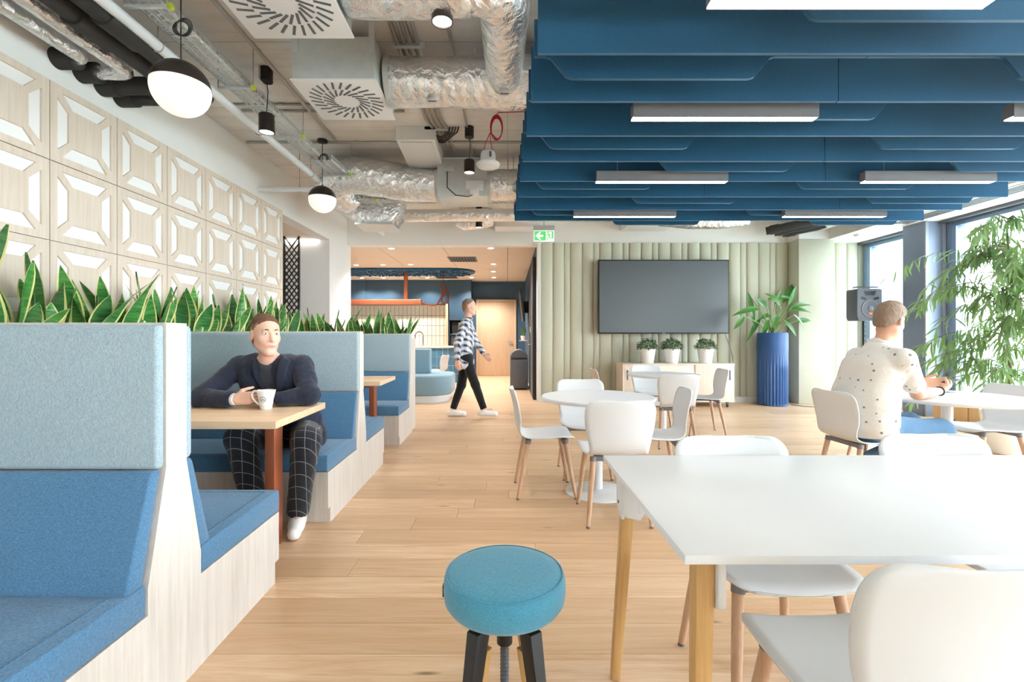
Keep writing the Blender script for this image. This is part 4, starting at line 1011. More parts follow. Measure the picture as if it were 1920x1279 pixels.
# tall blue planter with peace lily
x, y = 4.735, 8.33
t = thing('tall_planter_plant', 'broad-leaved green plant in a tall ribbed blue planter', 'plant', (x, y, 0))
m = MB(); n = 30; prof = []; Hh = 1.285; rb = .25
def rib(r, z, a):
    if z > .95 or z < .03: return r
    k = min(1, (.95-z)/.35); return r-.016*k*(.5+.5*math.cos(a*n))**.6
m.lathe([(rb-.02, 0), (rb-.006, .012), (rb-.004, .035)]+[(rb-.004, z) for z in np.linspace(.05, .95, 22)]+[(rb, 1.0), (rb, Hh-.012), (rb-.008, Hh), (rb-.03, Hh), (rb-.034, Hh-.08), (.01, Hh-.085)], 240, (x, y, 0), mod=rib)
m.build('planter', 'pot_blue', t, angle=50)
MB().lathe([(rb-.036, Hh-.075), (.01, Hh-.07)], 30, (x, y, 0), cap1=True).build('soil', 'soil', t)
def lily_leaf(base, tip, L, w, face):
    base, tip = Vector(base), Vector(tip); d = (tip-base)
    side = d.cross(Vector(face)).normalized(); nrm = side.cross(d).normalized(); m = MB(); vs = []; nv = 8
    dr = d.normalized()
    for j in range(nv+1):
        v = j/nv; ww = w*math.sin(PI*min(1, (v*.97+.03))**.75)*.5; p = base+d*v+Vector((0, 0, -.10*L*v*v))+nrm*(.05*L*math.sin(PI*v))
        for u in (-1, -.5, 0, .5, 1): vs.append(p+side*u*ww+nrm*(.28*abs(u)*ww))
    m.v = [tuple(q) for q in vs]
    for j in range(nv):
        for i in range(4): a = j*5+i; m.f.append((a, a+1, a+6, a+5)); m.m.append(0)
    return m
zt = Hh-.07
lf = [(1395, 592, 1380, 610), (1425, 578, 1383, 585), (1402, 548, 1412, 600), (1437, 575, 1420, 560), (1462, 572, 1440, 552), (1440, 560, 1478, 556), (1468, 568, 1486, 533), (1478, 572, 1490, 540),
      (1476, 580, 1512, 582), (1458, 590, 1448, 610), (1488, 590, 1505, 612), (1470, 600, 1488, 622), (1440, 600, 1432, 622), (1452, 570, 1462, 545), (1486, 575, 1515, 570), (1425, 598, 1405, 628), (1445, 590, 1424, 596), (1466, 588, 1455, 566), (1493, 602, 1510, 600)]
for k, (ax, ay, tx, ty) in enumerate(lf):
    yy = y+R.uniform(-.25, .2)
    A_ = P(ax, ay, yy); T_ = P(tx, ty, yy+R.uniform(-.15, .15)); T_ = A_+(T_-A_)*1.3
    L = (T_-A_).length
    if L < .24: T_ = A_+(T_-A_)*(.27/L); L = .27
    MB().tube([(x+R.uniform(-.06, .06), y+R.uniform(-.06, .06), zt), Vector((x, y, zt)).lerp(A_, .5)+Vector((0, 0, .06)), A_], [.009, .007, .005], 7).build('stalk', 'stem', t)
    lily_leaf(A_, T_, L*1.0, R.uniform(.075, .11), (R.uniform(-.3, .3), -1, R.uniform(.2, .9))).build('leaf', 'leaf', t, angle=180)
# loudspeaker on a stand
Y = 7.85; cx = (1619-951)*Y/875; z0, z1 = P(0, 602, Y).z, P(0, 543, Y).z; w = .21
t = thing('loudspeaker', 'grey portable loudspeaker on a stand by the first window', 'speaker', (cx, Y, z0), 0)
MB().prism([(cx-w+.03, z0), (cx+w-.03, z0), (cx+w, z0+.06), (cx+w, z1-.02), (cx+w-.02, z1), (cx-w+.02, z1), (cx-w, z1-.02), (cx-w, z0+.06)], 'y', Y-.14, Y+.12).build('cabinet', 'charcoal', t, bevel=.015)
zc = z0+.2; yf = Y-.141
MB().tube([(cx, yf+.004, zc), (cx, yf-.012, zc)], [.15, .145], 32).build('woofer_ring', 'dark_grey', t)
MB().lathe([(.125, 0), (.06, .03), (.02, .02)], 28).build('tmp', 'charcoal') if False else None
w_ = MB(); k = 24
w_.tube([(cx, yf-.0125, zc), (cx, yf-.013, zc)], [.128, .125], 32); w_.build('woofer_cone', 'charcoal', t)
MB().ball((cx, yf-.012, zc), (.045, .02, .045), 16).build('dust_cap', 'dark_grey', t)
MB().box((cx-.025, yf-.02, zc-.10), (cx+.025, yf-.012, zc-.065)).build('glowing_badge', 'orange', t)
MB().prism([(cx-.10, z1-.04), (cx+.10, z1-.04), (cx+.07, z1-.11), (cx-.07, z1-.11)], 'y', yf-.004, yf).build('horn', 'black', t)
for s_ in (-1, 1): MB().prism([(cx+s_*.06, z1-.155), (cx+s_*.14, z1-.13), (cx+s_*.15, z1-.17), (cx+s_*.07, z1-.185)], 'y', yf-.004, yf).build('port', 'black', t)
MB().tube([(cx-w-.03, Y-.08, z1+.02), (cx-w+.02, Y-.1, z1+.03), (cx+w-.05, Y-.1, z1+.03)], .012, 8).build('handle_bar', 'charcoal', t)
t2 = thing('speaker_stand', 'black tripod stand carrying the grey loudspeaker', 'stand', (cx, Y, 0))
MB().cyl((cx, Y, .12), (cx, Y, z0), .017, n=12).build('pole', 'black', t2)
MB().tube([(cx+.022*math.cos(a*2.2), Y-.01+.022*math.sin(a*2.2), z0-.02-a*.028) for a in np.linspace(0, 25, 90)], .005, 5).build('coiled_cable', 'black', t2)
MB().cyl((cx, Y, .55), (cx, Y, .63), .028, n=14).build('collar', 'black', t2)
for q in range(3):
    a = PI/2+2*PI*q/3; lg = MB().cyl((cx, Y, .6), (cx+.38*math.cos(a), Y+.38*math.sin(a), .015), .011, n=8).build('leg', 'black', t2)
    MB().ball((cx+.38*math.cos(a), Y+.38*math.sin(a), .015), .015, 8).build('rubber_foot', 'rubber', lg)
# low plywood cabinets below the windows
for k in range(4):
    ya = 4.62+k*.52
    t = thing('plywood_cabinet', 'low plywood cabinet under the windows, %s from the far end' % ORD[3-k], 'cabinet', (6.35, ya+.26, 0), 0, 'plywood cabinets under the windows')
    MB().box((6.12, ya, .05), (6.6, ya+.515, .36)).build('body', 'ply', t, bevel=.002)
    MB().box((6.15, ya+.01, 0), (6.6, ya+.505, .05)).build('plinth', 'charcoal', t)
    d = MB().box((6.102, ya+.008, .06), (6.12, ya+.507, .35)).build('door', 'ply', t, bevel=.001)
    MB().box((6.098, ya+.18, .065), (6.102, ya+.34, .085)).build('grip_slot', 'charcoal', d)
# leafy tree in a pot
tx, ty = 5.2, 4.85
t = thing('willow_leaf_fig', 'tall leafy tree with drooping narrow leaves before the windows', 'plant', (tx, ty, 0))
MB().lathe([(.16, 0), (.17, .01), (.21, .42), (.21, .44), (.19, .44), (.185, .40), (.01, .395)], 36, (tx, ty, 0)).build('pot', 'pot_white', t, angle=40)
MB().lathe([(.186, .395), (.01, .41)], 24, (tx, ty, 0), cap1=True).build('soil', 'soil', t)
tr = [(tx, ty, .4), (tx+.03, ty, .9), (tx-.02, ty+.02, 1.4), (tx+.02, ty, 1.9), (tx, ty, 2.35)]
MB().tube(tr, [.02, .018, .014, .01, .005], 10).build('trunk', 'bark', t)
LM = []
for L, w in ((.17, .022), (.14, .02), (.20, .024)):
    m = MB(); vs = []; nv = 6
    for j in range(nv+1):
        v = j/nv; ww = w*math.sin(PI*(v*.94+.03))**.8*.5
        for u in (-1, 0, 1): vs.append((u*ww, v*L, -.25*L*v*v+.2*abs(u)*ww))
    m.v = vs
    for j in range(nv):
        for i in range(2): a = j*3+i; m.f.append((a, a+1, a+4, a+3)); m.m.append(0)
    LM.append(m)
LMe = [m.mesh('leaf', ['leaf_pale'], angle=180) for m in LM]
allL = []
for q in range(88):
    f = R.uniform(.05, 1); zz = .72+1.72*f; base = Vector((tx, ty, zz))
    a = R.uniform(0, 2*PI) if q % 5 > 1 else R.uniform(PI*.75, PI*1.45); ln = R.uniform(.35, 1.0)*(1.0 if f < .8 else .75)
    d = Vector((math.cos(a), math.sin(a), R.uniform(.15, .75)))
    pts = [base]
    for s_ in range(1, 8):
        v = s_/7; p = base+d*ln*v+Vector((0, 0, -.75*ln*v*v)); p.x = min(p.x, 6.45); pts.append(p)
    if q < 60: MB().tube(pts, [.006, .0055, .005, .004, .0035, .003, .002, .0015], 5).build('branch', 'bark', t)
    for s_ in range(1, 8):
        for rep in range(5 if s_ > 2 else 2):
            p = pts[s_].lerp(pts[s_-1], R.random())
            az = a+R.gauss(0, 1.1); mt = Matrix.Translation(p)@Matrix.Rotation(az-PI/2, 4, 'Z')@Matrix.Rotation(-R.uniform(.2, 1.45), 4, 'X')@Matrix.Rotation(R.uniform(-.7, .7), 4, 'Y')@Matrix.Scale(R.uniform(.7, 1.15), 4)
            allL.append((p, mt))
allL.sort(key=lambda e: e[0].y-.3*(abs(e[0].x-5.0) < .6))
for k, (p, mt) in enumerate(allL[:300]): inst('leaf', R.choice(LMe), t, mt)
m = MB()
for p, mt in allL[300:]:
    src = R.choice(LM); m.add([mt@Vector(v) for v in src.v], src.f)
m.build('foliage', 'leaf_pale', t, angle=180)['kind'] = 'stuff'
# floor box cables near the pillar
t = thing('floor_cable', 'thin dark cable lying on the floor by the blue planter', 'cable', (5.0, 8.2, 0)); MB().tube([(5.05, 8.3, .006), (5.15, 8.1, .006), (5.35, 8.0, .006), (5.6, 8.1, .006)], .006, 6).build('cable', 'charcoal', t)

# ================================================================ KITCHEN
def K(px, py, Y): return P(px, py, Y)
# hanging felt cloud, copper frame, strap lamp
t = thing('moss_panel', 'long dark blue textured panel with rounded end on the wooden kitchen ceiling', 'ceiling panel', (-2.6, 12.3, 2.93))
pts = [(-5.6, 11.7), (-1.45, 11.7)]+[(-1.45+.6*math.cos(a), 12.29+.59*math.sin(a)) for a in np.linspace(-PI/2, PI/2, 14)][1:-1]+[(-1.45, 12.88), (-5.6, 12.88)]
MB().prism(pts, 'z', 2.90, 2.949).build('slab', 'navy_felt', t, bevel=.01)
m = MB()
for q in range(900):
    x_ = R.uniform(-5.5, -1.0); y_ = R.uniform(11.75, 12.85); s_ = R.uniform(.02, .05)
    if x_ > -1.45 and (x_+1.45)**2+(y_-12.29)**2 > .33: continue
    m.cbox((x_, y_, 2.895), (s_, s_, R.uniform(.02, .05)), rot=Matrix.Rotation(R.random()*3, 3, 'Z'))
m.build('moss_tufts', 'navy_felt', t)['kind'] = 'stuff'
Yc = 12.0
t = thing('copper_frame', 'copper coloured hanging beam on a copper post above the kitchen', 'lamp', (-2.3, Yc, 2.0))
a = P(761, 566, Yc)
MB().box((-5.4, Yc-.05, a.z-.065), ((790-951)*Yc/875, Yc+.05, a.z+.06)).build('beam', 'copper', t, bevel=.004)
MB().box((a.x-.045, Yc-.045, a.z+.06), (a.x+.045, Yc+.045, 2.93)).build('post', 'copper', t, bevel=.004)
t = thing('strap_pendant', 'looped brown leather strap hanging at the end of the copper beam', 'pendant', tuple(P(830, 545, Yc)))
lp = [P(786, 566, Yc), P(800, 570, Yc), P(815, 572, Yc), P(825, 562, Yc), P(830, 548, Yc), P(826, 536, Yc), P(831, 532, Yc), P(835, 540, Yc), P(832, 552, Yc), P(828, 562, Yc), P(832, 569, Yc), P(839, 566, Yc), P(841, 558, Yc), P(838, 546, Yc), P(833, 534, Yc)]
def smooth(pts, n=6):
    out = []
    for i in range(len(pts)-1):
        p0, p1, p2, p3 = pts[max(0, i-1)], pts[i], pts[i+1], pts[min(len(pts)-1, i+2)]
        for j in range(n):
            u = j/n; out.append(.5*((2*p1)+(-p0+p2)*u+(2*p0-5*p1+4*p2-p3)*u*u+(-p0+3*p1-3*p2+p3)*u**3))
    return out+[pts[-1]]
MB().tube(smooth(lp), .022, 8).build('strap', 'leather', t)
MB().cyl(P(831, 533, Yc), (P(831, 533, Yc).x, Yc, 2.90), .006, n=6).build('wire', 'black', t)
MB().lathe([(.07, 2.86), (.07, 2.90)], 20, (P(831, 0, Yc).x, Yc, 0)).build('canopy', 'black', t)
# ceiling vents and downlights
for k, (x, y, w, l) in enumerate(((-.99, 10.4, .62, .6), (-1.75, 13.5, .62, .5))):
    t = thing('ceiling_grille', ['perforated grey air grille in the wooden kitchen ceiling', 'plain grey air grille in the wooden kitchen ceiling near the cabinets'][k], 'vent', (x, y, 2.94), 0, 'kitchen ceiling grilles')
    MB().box((x-w/2, y-l/2, 2.935), (x+w/2, y+l/2, 2.95)).build('frame', 'dark_grey', t)
    m = MB()
    for i in range(9):
        for j in range(7):
            m.cbox((x-w/2+.06+i*(w-.12)/8, y-l/2+.06+j*(l-.12)/6, 2.932), (.035, .04, .004), rot=Matrix.Rotation((i+j)*.5, 3, 'Z'))
    m.build('perforation', 'black', t)['kind'] = 'stuff'
for k, (u, v) in enumerate(((475, 133), (140, 290), (395, 288), (655, 283), (1415, 130), (1440, 280), (1440, 350), (195, 412), (400, 412), (815, 410), (1235, 407), (1445, 407))):
    px_, py_ = 640+u/5.05, 440+v/5.05; Yd = 875*1.745/(633-py_); x = (px_-951)*Yd/875
    if Yd > 14.3: Yd = 14.2; x = (px_-951)*Yd/875
    t = thing('downlight', 'small round downlight in the wooden kitchen ceiling, %s counted from the camera' % ORD[k], 'lamp', (x, Yd, 2.94), 0, 'kitchen downlights')
    MB().lathe([(.055, 2.944), (.065, 2.944), (.07, 2.95)], 20, (x, Yd, 0), cap0=False).build('rim', 'white_metal', t); MB().lathe([(.001, 2.945), (.055, 2.945)], 20, (x, Yd, 0), cap0=False, cap1=False).build('lens', 'lamp_face', t)
    l = light('downlight_light', 'SPOT', (x, Yd, 2.925), 85, (1, .95, .89), size=.06, spot=2.2); l.parent = t; l.matrix_parent_inverse = WM[t.name].inverted()
# upper cabinets
Yw = 14.2; ed = [-6.3, (685-951)*Yw/875, (763-951)*Yw/875, (842-951)*Yw/875]
for k in range(3):
    xa, xb = ed[k], ed[k+1]
    t = thing('wall_cabinet', 'blue upper kitchen cabinet, %s' % ['at the far left', 'behind the copper post', 'beside the leather strap'][k], 'cabinet', ((xa+xb)/2, Yw, 2.22), 0, 'blue upper cabinets')
    MB().box((xa, Yw+.02, 2.22), (xb, KY, 2.95)).build('body', 'blue_cab', t); MB().box((xa+.004, Yw, 2.225), (xb-.004, Yw+.02, 2.945)).build('door', 'blue_cab', t, bevel=.002)
# back counter, tiled backsplash
t = thing('back_counter', 'kitchen counter along the far wall under the white tiles', 'counter', (-4, 14.3, 0))
MB().box((-6.3, 14.0, 0), (-1.8, KY, .90)).build('base', 'blue_cab', t); MB().box((-6.3, 13.97, .90), (-1.8, KY, .94)).build('worktop', 'pale_wood', t)
bs = thing('tiled_splashback', 'splashback of narrow upright off-white tiles behind the counter', 'tiles', (-3.5, 14.55, .94))
MB().box((-5.6, 14.56, .94), (-1.80, KY-.005, 2.215)).build('grout_bed', 'grout_dark', bs)
_tm = MB().box((0, 0, 0), (.118, .012, .305)).mesh('tile', 'white_tile', bevel=.003, seg=1)
for i in range(29):
    for j in range(4): inst('tile', _tm, bs, Matrix.Translation((-5.55+i*.128, 14.548, .95+j*.315)))
MB().box((-1.86, 14.1, .94), (-1.79, KY, 2.22)).box((-5.6, 14.5, 2.185), (-1.86, KY, 2.215)).build('wood_frame', 'door_wood', bs)
t = thing('kitchen_tap', 'curved steel kitchen tap before the white tiles', 'tap', (-2.65, 14.2, .94))
q = P(786, 640, 14.2); MB().tube([(q.x+.12, 14.2, .94), (q.x+.12, 14.2, 1.25)]+[(q.x+.0+.12*math.cos(a), 14.2, 1.25+.12*math.sin(a)) for a in np.linspace(0, PI*.95, 10)]+[(q.x-.12, 14.2, 1.15)], .022, 10).build('spout', 'chrome', t)
MB().box((q.x+.13, 14.17, .98), (q.x+.24, 14.2, 1.0)).build('lever', 'chrome', t)
# tall blue unit with coffee machine
xa, xb = (842-951)*14.2/875, (884-951)*14.2/875
t = thing('tall_cabinet', 'tall blue kitchen unit with an open niche beside the door', 'cabinet', ((xa+xb)/2, 14.2, 0))
MB().box((xa, 14.15, 0), (xb, KY, .92)).box((xa, 14.15, 1.72), (xb, KY, 2.95)).box((xb-.03, 14.15, .92), (xb, KY, 1.72)).box((xa, 14.15, .92), (xa+.02, KY, 1.72)).box((xa, 14.15, 1.28), (xb, KY, 1.31)).build('body', 'blue_cab', t)
MB().box((xa+.004, 14.13, 1.725), (xb-.004, 14.15, 2.945)).build('door', 'blue_cab', t, bevel=.002); MB().box((xa+.004, 14.13, .01), (xb-.004, 14.15, .915)).build('door', 'blue_cab', t, bevel=.002)
t = thing('coffee_machine', 'black coffee machine with chrome front in the tall unit', 'appliance', ((xa+xb)/2, 14.35, 1.31))
MB().box((xa+.08, 14.2, 1.31), (xb-.1, 14.5, 1.68)).build('body', 'black', t, bevel=.01); MB().box((xa+.28, 14.18, 1.36), (xa+.42, 14.2, 1.66)).build('front_plate', 'chrome', t, bevel=.004); MB().box((xa+.1, 14.15, 1.31), (xa+.26, 14.22, 1.33)).build('drip_tray', 'chrome', t)
t = thing('microwave', 'black built-in microwave below the coffee machine', 'appliance', ((xa+xb)/2, 14.35, .92))
MB().box((xa+.03, 14.2, .93), (xb-.04, 14.5, 1.27)).build('body', 'black', t, bevel=.008); MB().box((xa+.06, 14.19, .96), (xb-.2, 14.2, 1.24)).build('window', 'screen', t)
# wooden door
xa, xb, zt_ = (893-951)*KY/875, (968-951)*KY/875, 2.385
dr = structure(MB().box((xa, KY-.06, 0), (xa+.08, KY, zt_)).box((xb-.08, KY-.06, 0), (xb, KY, zt_)).box((xa+.08, KY-.06, zt_-.08), (xb-.08, KY, zt_)).build('door_1', 'door_wood', bevel=.003))
MB().box((xa+.085, KY-.04, .005), (xb-.085, KY-.005, zt_-.085)).build('leaf', 'door_wood', dr, bevel=.002)
MB().tube([(xb-.15, KY-.04, 1.08), (xb-.15, KY-.09, 1.08), (xb-.29, KY-.09, 1.08)], .012, 8).build('door_handle', 'chrome', dr)
MB().box((xb-.19, KY-.045, .93), (xb-.11, KY-.039, 1.0)).build('lock_plate', 'chrome', dr)
# tiled island with rounded end
Yi = 12.2; xr = (862-951)*Yi/875; rr = .45
t = thing('kitchen_island', 'kitchen island clad in upright glossy blue tiles with rounded end', 'counter', (xr-1.5, Yi+.45, 0))
pts = [(-5.2, Yi), (xr-rr, Yi)]+[(xr-rr+rr*math.cos(a), Yi+rr+rr*math.sin(a)) for a in np.linspace(-PI/2, PI/2, 16)][1:-1]+[(xr-rr, Yi+2*rr), (-5.2, Yi+2*rr)]
MB().prism(pts, 'z', 0, .93).build('body', 'grout_white', t)
off = [(-5.2, Yi-.05), (xr-rr, Yi-.05)]+[(xr-rr+(rr+.05)*math.cos(a), Yi+rr+(rr+.05)*math.sin(a)) for a in np.linspace(-PI/2, PI/2, 16)][1:-1]+[(xr-rr, Yi+2*rr+.05), (-5.2, Yi+2*rr+.05)]
MB().prism(off, 'z', .93, .965).build('worktop', 'pale_wood', t, bevel=.003)
_bt = MB().box((-.069, -.01, 0), (.069, .002, .218)).mesh('tile', 'blue_tile', bevel=.003, seg=1)
x = xr-rr-.075
while x > -3.6:
    for j in range(4): inst('tile', _bt, t, Matrix.Translation((x-.0, Yi, .01+j*.23)))
    x -= .147
n = 5
for i in range(n*2-1):
    a = -PI/2+PI/2*(i+.5)/n
    for j in range(4): inst('tile', _bt, t, Matrix.Translation((xr-rr+rr*math.cos(a), Yi+rr+rr*math.sin(a), .01+j*.23))@Matrix.Rotation(a+PI/2, 4, 'Z')@Matrix.Scale(.95, 4, (1, 0, 0)))
# lounge sofa
t = thing('lounge_sofa', 'rounded grey blue sofa island with a white plinth before the kitchen', 'sofa', (-2.0, 9.0, 0))
def stad(x0, x1, y0, y1, r, z0, z1, m):
    p = [(x0, y0), (x1-r, y0)]+[(x1-r+r*math.cos(a), y0+r+r*math.sin(a)) for a in np.linspace(-PI/2, 0, 8)][1:]+[(x1-r+r*math.cos(a), y1-r+r*math.sin(a)) for a in np.linspace(0, PI/2, 8)]+[(x0, y1)]
    return m.prism(p, 'z', z0, z1)
xs = (846-951)*8.75/875
stad(-2.95, xs-.06, 8.55, 9.75, .35, 0, .13, MB()).build('plinth', 'white_metal', t)
stad(-2.95, xs, 8.48, 9.82, .4, .13, .50, MB()).build('seat', 'grey_blue', t, bevel=.04, seg=3)
MB().box((-2.95, 9.05, .50), (-1.50, 9.3, .98)).build('backrest', 'grey_blue', t, bevel=.03, seg=3)
kc = dup(ch0, (-1.62, 10.6, 0), rz_for(-1, .3), 'white shell chair half hidden behind the grey blue sofa', None)
if 'group' in kc: del kc['group']
# waste bins and dark units on the right kitchen wall
for k, (ya, yb) in enumerate(((10.7, 11.15), (11.17, 11.62))):
    t = thing('waste_bin', ['dark grey arched-top waste bin nearer to the camera by the kitchen entrance', 'dark grey arched-top waste bin standing just behind the nearer bin'][k], 'bin', (.28, (ya+yb)/2, 0), 0, 'waste bins')
    MB().box((.07, ya, .03), (.48, yb, .70)).build('body', 'charcoal', t, bevel=.015); MB().box((.09, ya+.02, 0), (.46, yb-.02, .03)).build('foot', 'black', t)
    MB().prism([(.07, .705)]+[(.275-.205*math.cos(a), .72+.2*math.sin(a)) for a in np.linspace(0, PI, 14)]+[(.48, .705)], 'y', ya, yb).build('lid', 'charcoal', t, bevel=.01)
    MB().box((.1, ya-.004, .71), (.45, ya, .735)).build('lid_slot', 'black', t)
t = thing('dark_tall_unit', 'tall black unit with metal handle at the kitchen entrance on the right', 'cabinet', (.4, 9.3, 0))
MB().box((.50, 8.98, 0), (KX, 10.5, 2.75)).build('body', 'black', t, bevel=.003)
MB().box((.487, 9.0, .05), (.50, 9.7, 2.72)).build('door', 'charcoal', t); MB().box((.487, 9.72, .05), (.50, 10.46, 2.72)).build('door', 'black', t)
MB().tube([(.49, 9.62, 1.06), (.44, 9.62, 1.06), (.44, 9.5, 1.06)], .012, 8).build('handle', 'chrome', t); MB().box((.47, 9.6, 1.3), (.49, 9.66, 1.42)).build('card_reader', 'white_plastic', t)
t = thing('wall_monitor', 'dark monitor tilted on the right kitchen wall beyond the black unit', 'screen', (.45, 12.2, 1.6))
MB().box((.36, 11.8, 1.62), (.41, 12.9, 2.42), rot=Matrix.Rotation(-.12, 3, 'Y')).build('casing', 'black', t, bevel=.005); MB().box((.40, 12.2, 1.85), (KX, 12.5, 2.15)).build('wall_bracket', 'black', t)
t = thing('wall_shelf_plant', 'small green plant on a bracket on the right kitchen wall', 'plant', (.45, 13.0, 1.15))
MB().box((.34, 12.85, 1.1), (KX, 13.15, 1.13)).build('bracket', 'door_wood', t); MB().lathe([(.06, 1.13), (.08, 1.25), (.07, 1.25), (.01, 1.24)], 18, (.45, 13.0, 0)).build('pot', 'pot_white', t)
m = MB()
for q in range(60):
    a = R.uniform(0, 6.28); m.add([(.45, 13, 1.24), (.45+.05*math.cos(a)-.02, 13+.05*math.sin(a), 1.36), (.45+.08*math.cos(a), 13+.08*math.sin(a), 1.30+R.uniform(0, .2)), (.45+.05*math.cos(a)+.02, 13+.05*math.sin(a), 1.34)], [(0, 1, 2, 3)])
m.build('foliage', 'leaf', t)['kind'] = 'stuff'
# lattice screen in the niche
t = thing('lattice_screen', 'tall dark metal diamond lattice in the niche on the left', 'screen', (-3.55, 7.2, 0))
m = MB(); lx0, lx1 = -3.62, -3.40; ly = 7.6
for i in range(-4, 34):
    z = i*.11
    for s_ in (1, -1):
        p0, p1 = (lx0, z if s_ > 0 else z+.30), (lx1, z+.30 if s_ > 0 else z)
        if min(p0[1], p1[1]) > .02 and max(p0[1], p1[1]) < NZ-.02: m.tube([(p0[0], ly, p0[1]), (p1[0], ly, p1[1])], .011, 4)
m.build('lattice_bars', 'bronze', t)['kind'] = 'stuff'
MB().box((lx0-.02, ly-.02, 0), (lx0, ly+.02, NZ)).box((lx1, ly-.02, 0), (lx1+.02, ly+.02, NZ)).build('frame', 'bronze', t)
t = thing('niche_detector', 'small white round detector on the wooden soffit of the niche', 'detector', (-3.3, 6.6, NZ-.04)); MB().lathe([(.04, NZ-.045), (.05, NZ-.03), (.05, NZ)], 20, (-3.35, 6.7, 0)).build('body', 'white_plastic', t)
# mug and phone
mx, my = (499-951)*2.84/875, 2.84
t = thing('coffee_mug', 'tapered white mug with a small blue round emblem on the booth table', 'mug', (mx, my, .765))
MB().lathe([(.030, .765), (.033, .768), (.040, .82), (.0535, .876), (.055, .88), (.052, .879), (.036, .815), (.03, .775), (.002, .773)], 40, (mx, my, 0)).build('body', 'pot_white', t, angle=60)
MB().tube(smooth([Vector((mx-.046, my-.004, .868)), Vector((mx-.07, my-.006, .875)), Vector((mx-.083, my-.008, .85)), Vector((mx-.065, my-.006, .815)), Vector((mx-.036, my-.003, .79))]), .006, 10).build('handle', 'pot_white', t)
MB().lathe([(.046, .862), (.002, .863)], 24, (mx, my, 0), cap1=True).build('coffee', 'soil', t)
em = MB(); zc = .828
def onmug(u, v, o=.0012):
    r = .0405+(v-0)*.24+.0; a = -PI/2+u/.042
    return (mx+(r+o)*math.cos(a), my+(r+o)*math.sin(a), zc+v)
ring = [onmug(.0165*math.cos(a), .0165*math.sin(a)) for a in np.linspace(0, 2*PI, 25)]
em.tube(ring, .0018, 5); em.tube([onmug(-.007, -.009), onmug(0, .009), onmug(.008, -.007)], .0018, 5); em.tube([onmug(-.004, -.002), onmug(.010, -.004)], .0017, 5)
em.build('emblem', 'blue_cab', t)
# ================================================================ PEOPLE: one smooth surface per body, grown from joints
def surface_nets(F, o, h):
    S = F < 0
    nx, ny, nz = F.shape
    c = np.zeros((nx-1, ny-1, nz-1), np.uint8)
    for dx in (0, 1):
        for dy in (0, 1):
            for dz in (0, 1): c += S[dx:nx-1+dx, dy:ny-1+dy, dz:nz-1+dz]
    act = (c > 0) & (c < 8); idx = -np.ones(act.shape, np.int32); I = np.argwhere(act); idx[act] = np.arange(len(I))
    acc = np.zeros((len(I), 3)); cnt = np.zeros(len(I))
    cor = [(a, b, d) for a in (0, 1) for b in (0, 1) for d in (0, 1)]
    for p in cor:
        for ax in range(3):
            if p[ax]: continue
            q = list(p); q[ax] = 1
            fa = F[I[:, 0]+p[0], I[:, 1]+p[1], I[:, 2]+p[2]]; fb = F[I[:, 0]+q[0], I[:, 1]+q[1], I[:, 2]+q[2]]
            m = (fa < 0) != (fb < 0); t = np.where(m, fa/np.where(m, fa-fb, 1), 0)
            pt = np.array(p, float)[None].repeat(len(I), 0); pt[:, ax] += t
            acc[m] += pt[m]; cnt[m] += 1
    V = (I+acc/cnt[:, None])*h+o
    faces = []
    for ax in range(3):
        a1, a2 = (ax+1) % 3, (ax+2) % 3
        sl0 = [slice(None)]*3; sl1 = [slice(None)]*3; sl0[ax] = slice(0, -1); sl1[ax] = slice(1, None)
        A, B = S[tuple(sl0)], S[tuple(sl1)]
        for pos, msk in ((True, A & ~B), (False, ~A & B)):
            E = np.argwhere(msk)
            E = E[(E[:, a1] > 0) & (E[:, a2] > 0) & (E[:, a1] < F.shape[a1]-1) & (E[:, a2] < F.shape[a2]-1)]
            def cell(d1, d2):
                q = E.copy(); q[:, a1] += d1; q[:, a2] += d2; return idx[q[:, 0], q[:, 1], q[:, 2]]
            Q = np.stack([cell(-1, -1), cell(0, -1), cell(0, 0), cell(-1, 0)], 1)
            faces.append(Q if pos else Q[:, ::-1])
    return V, np.concatenate(faces)
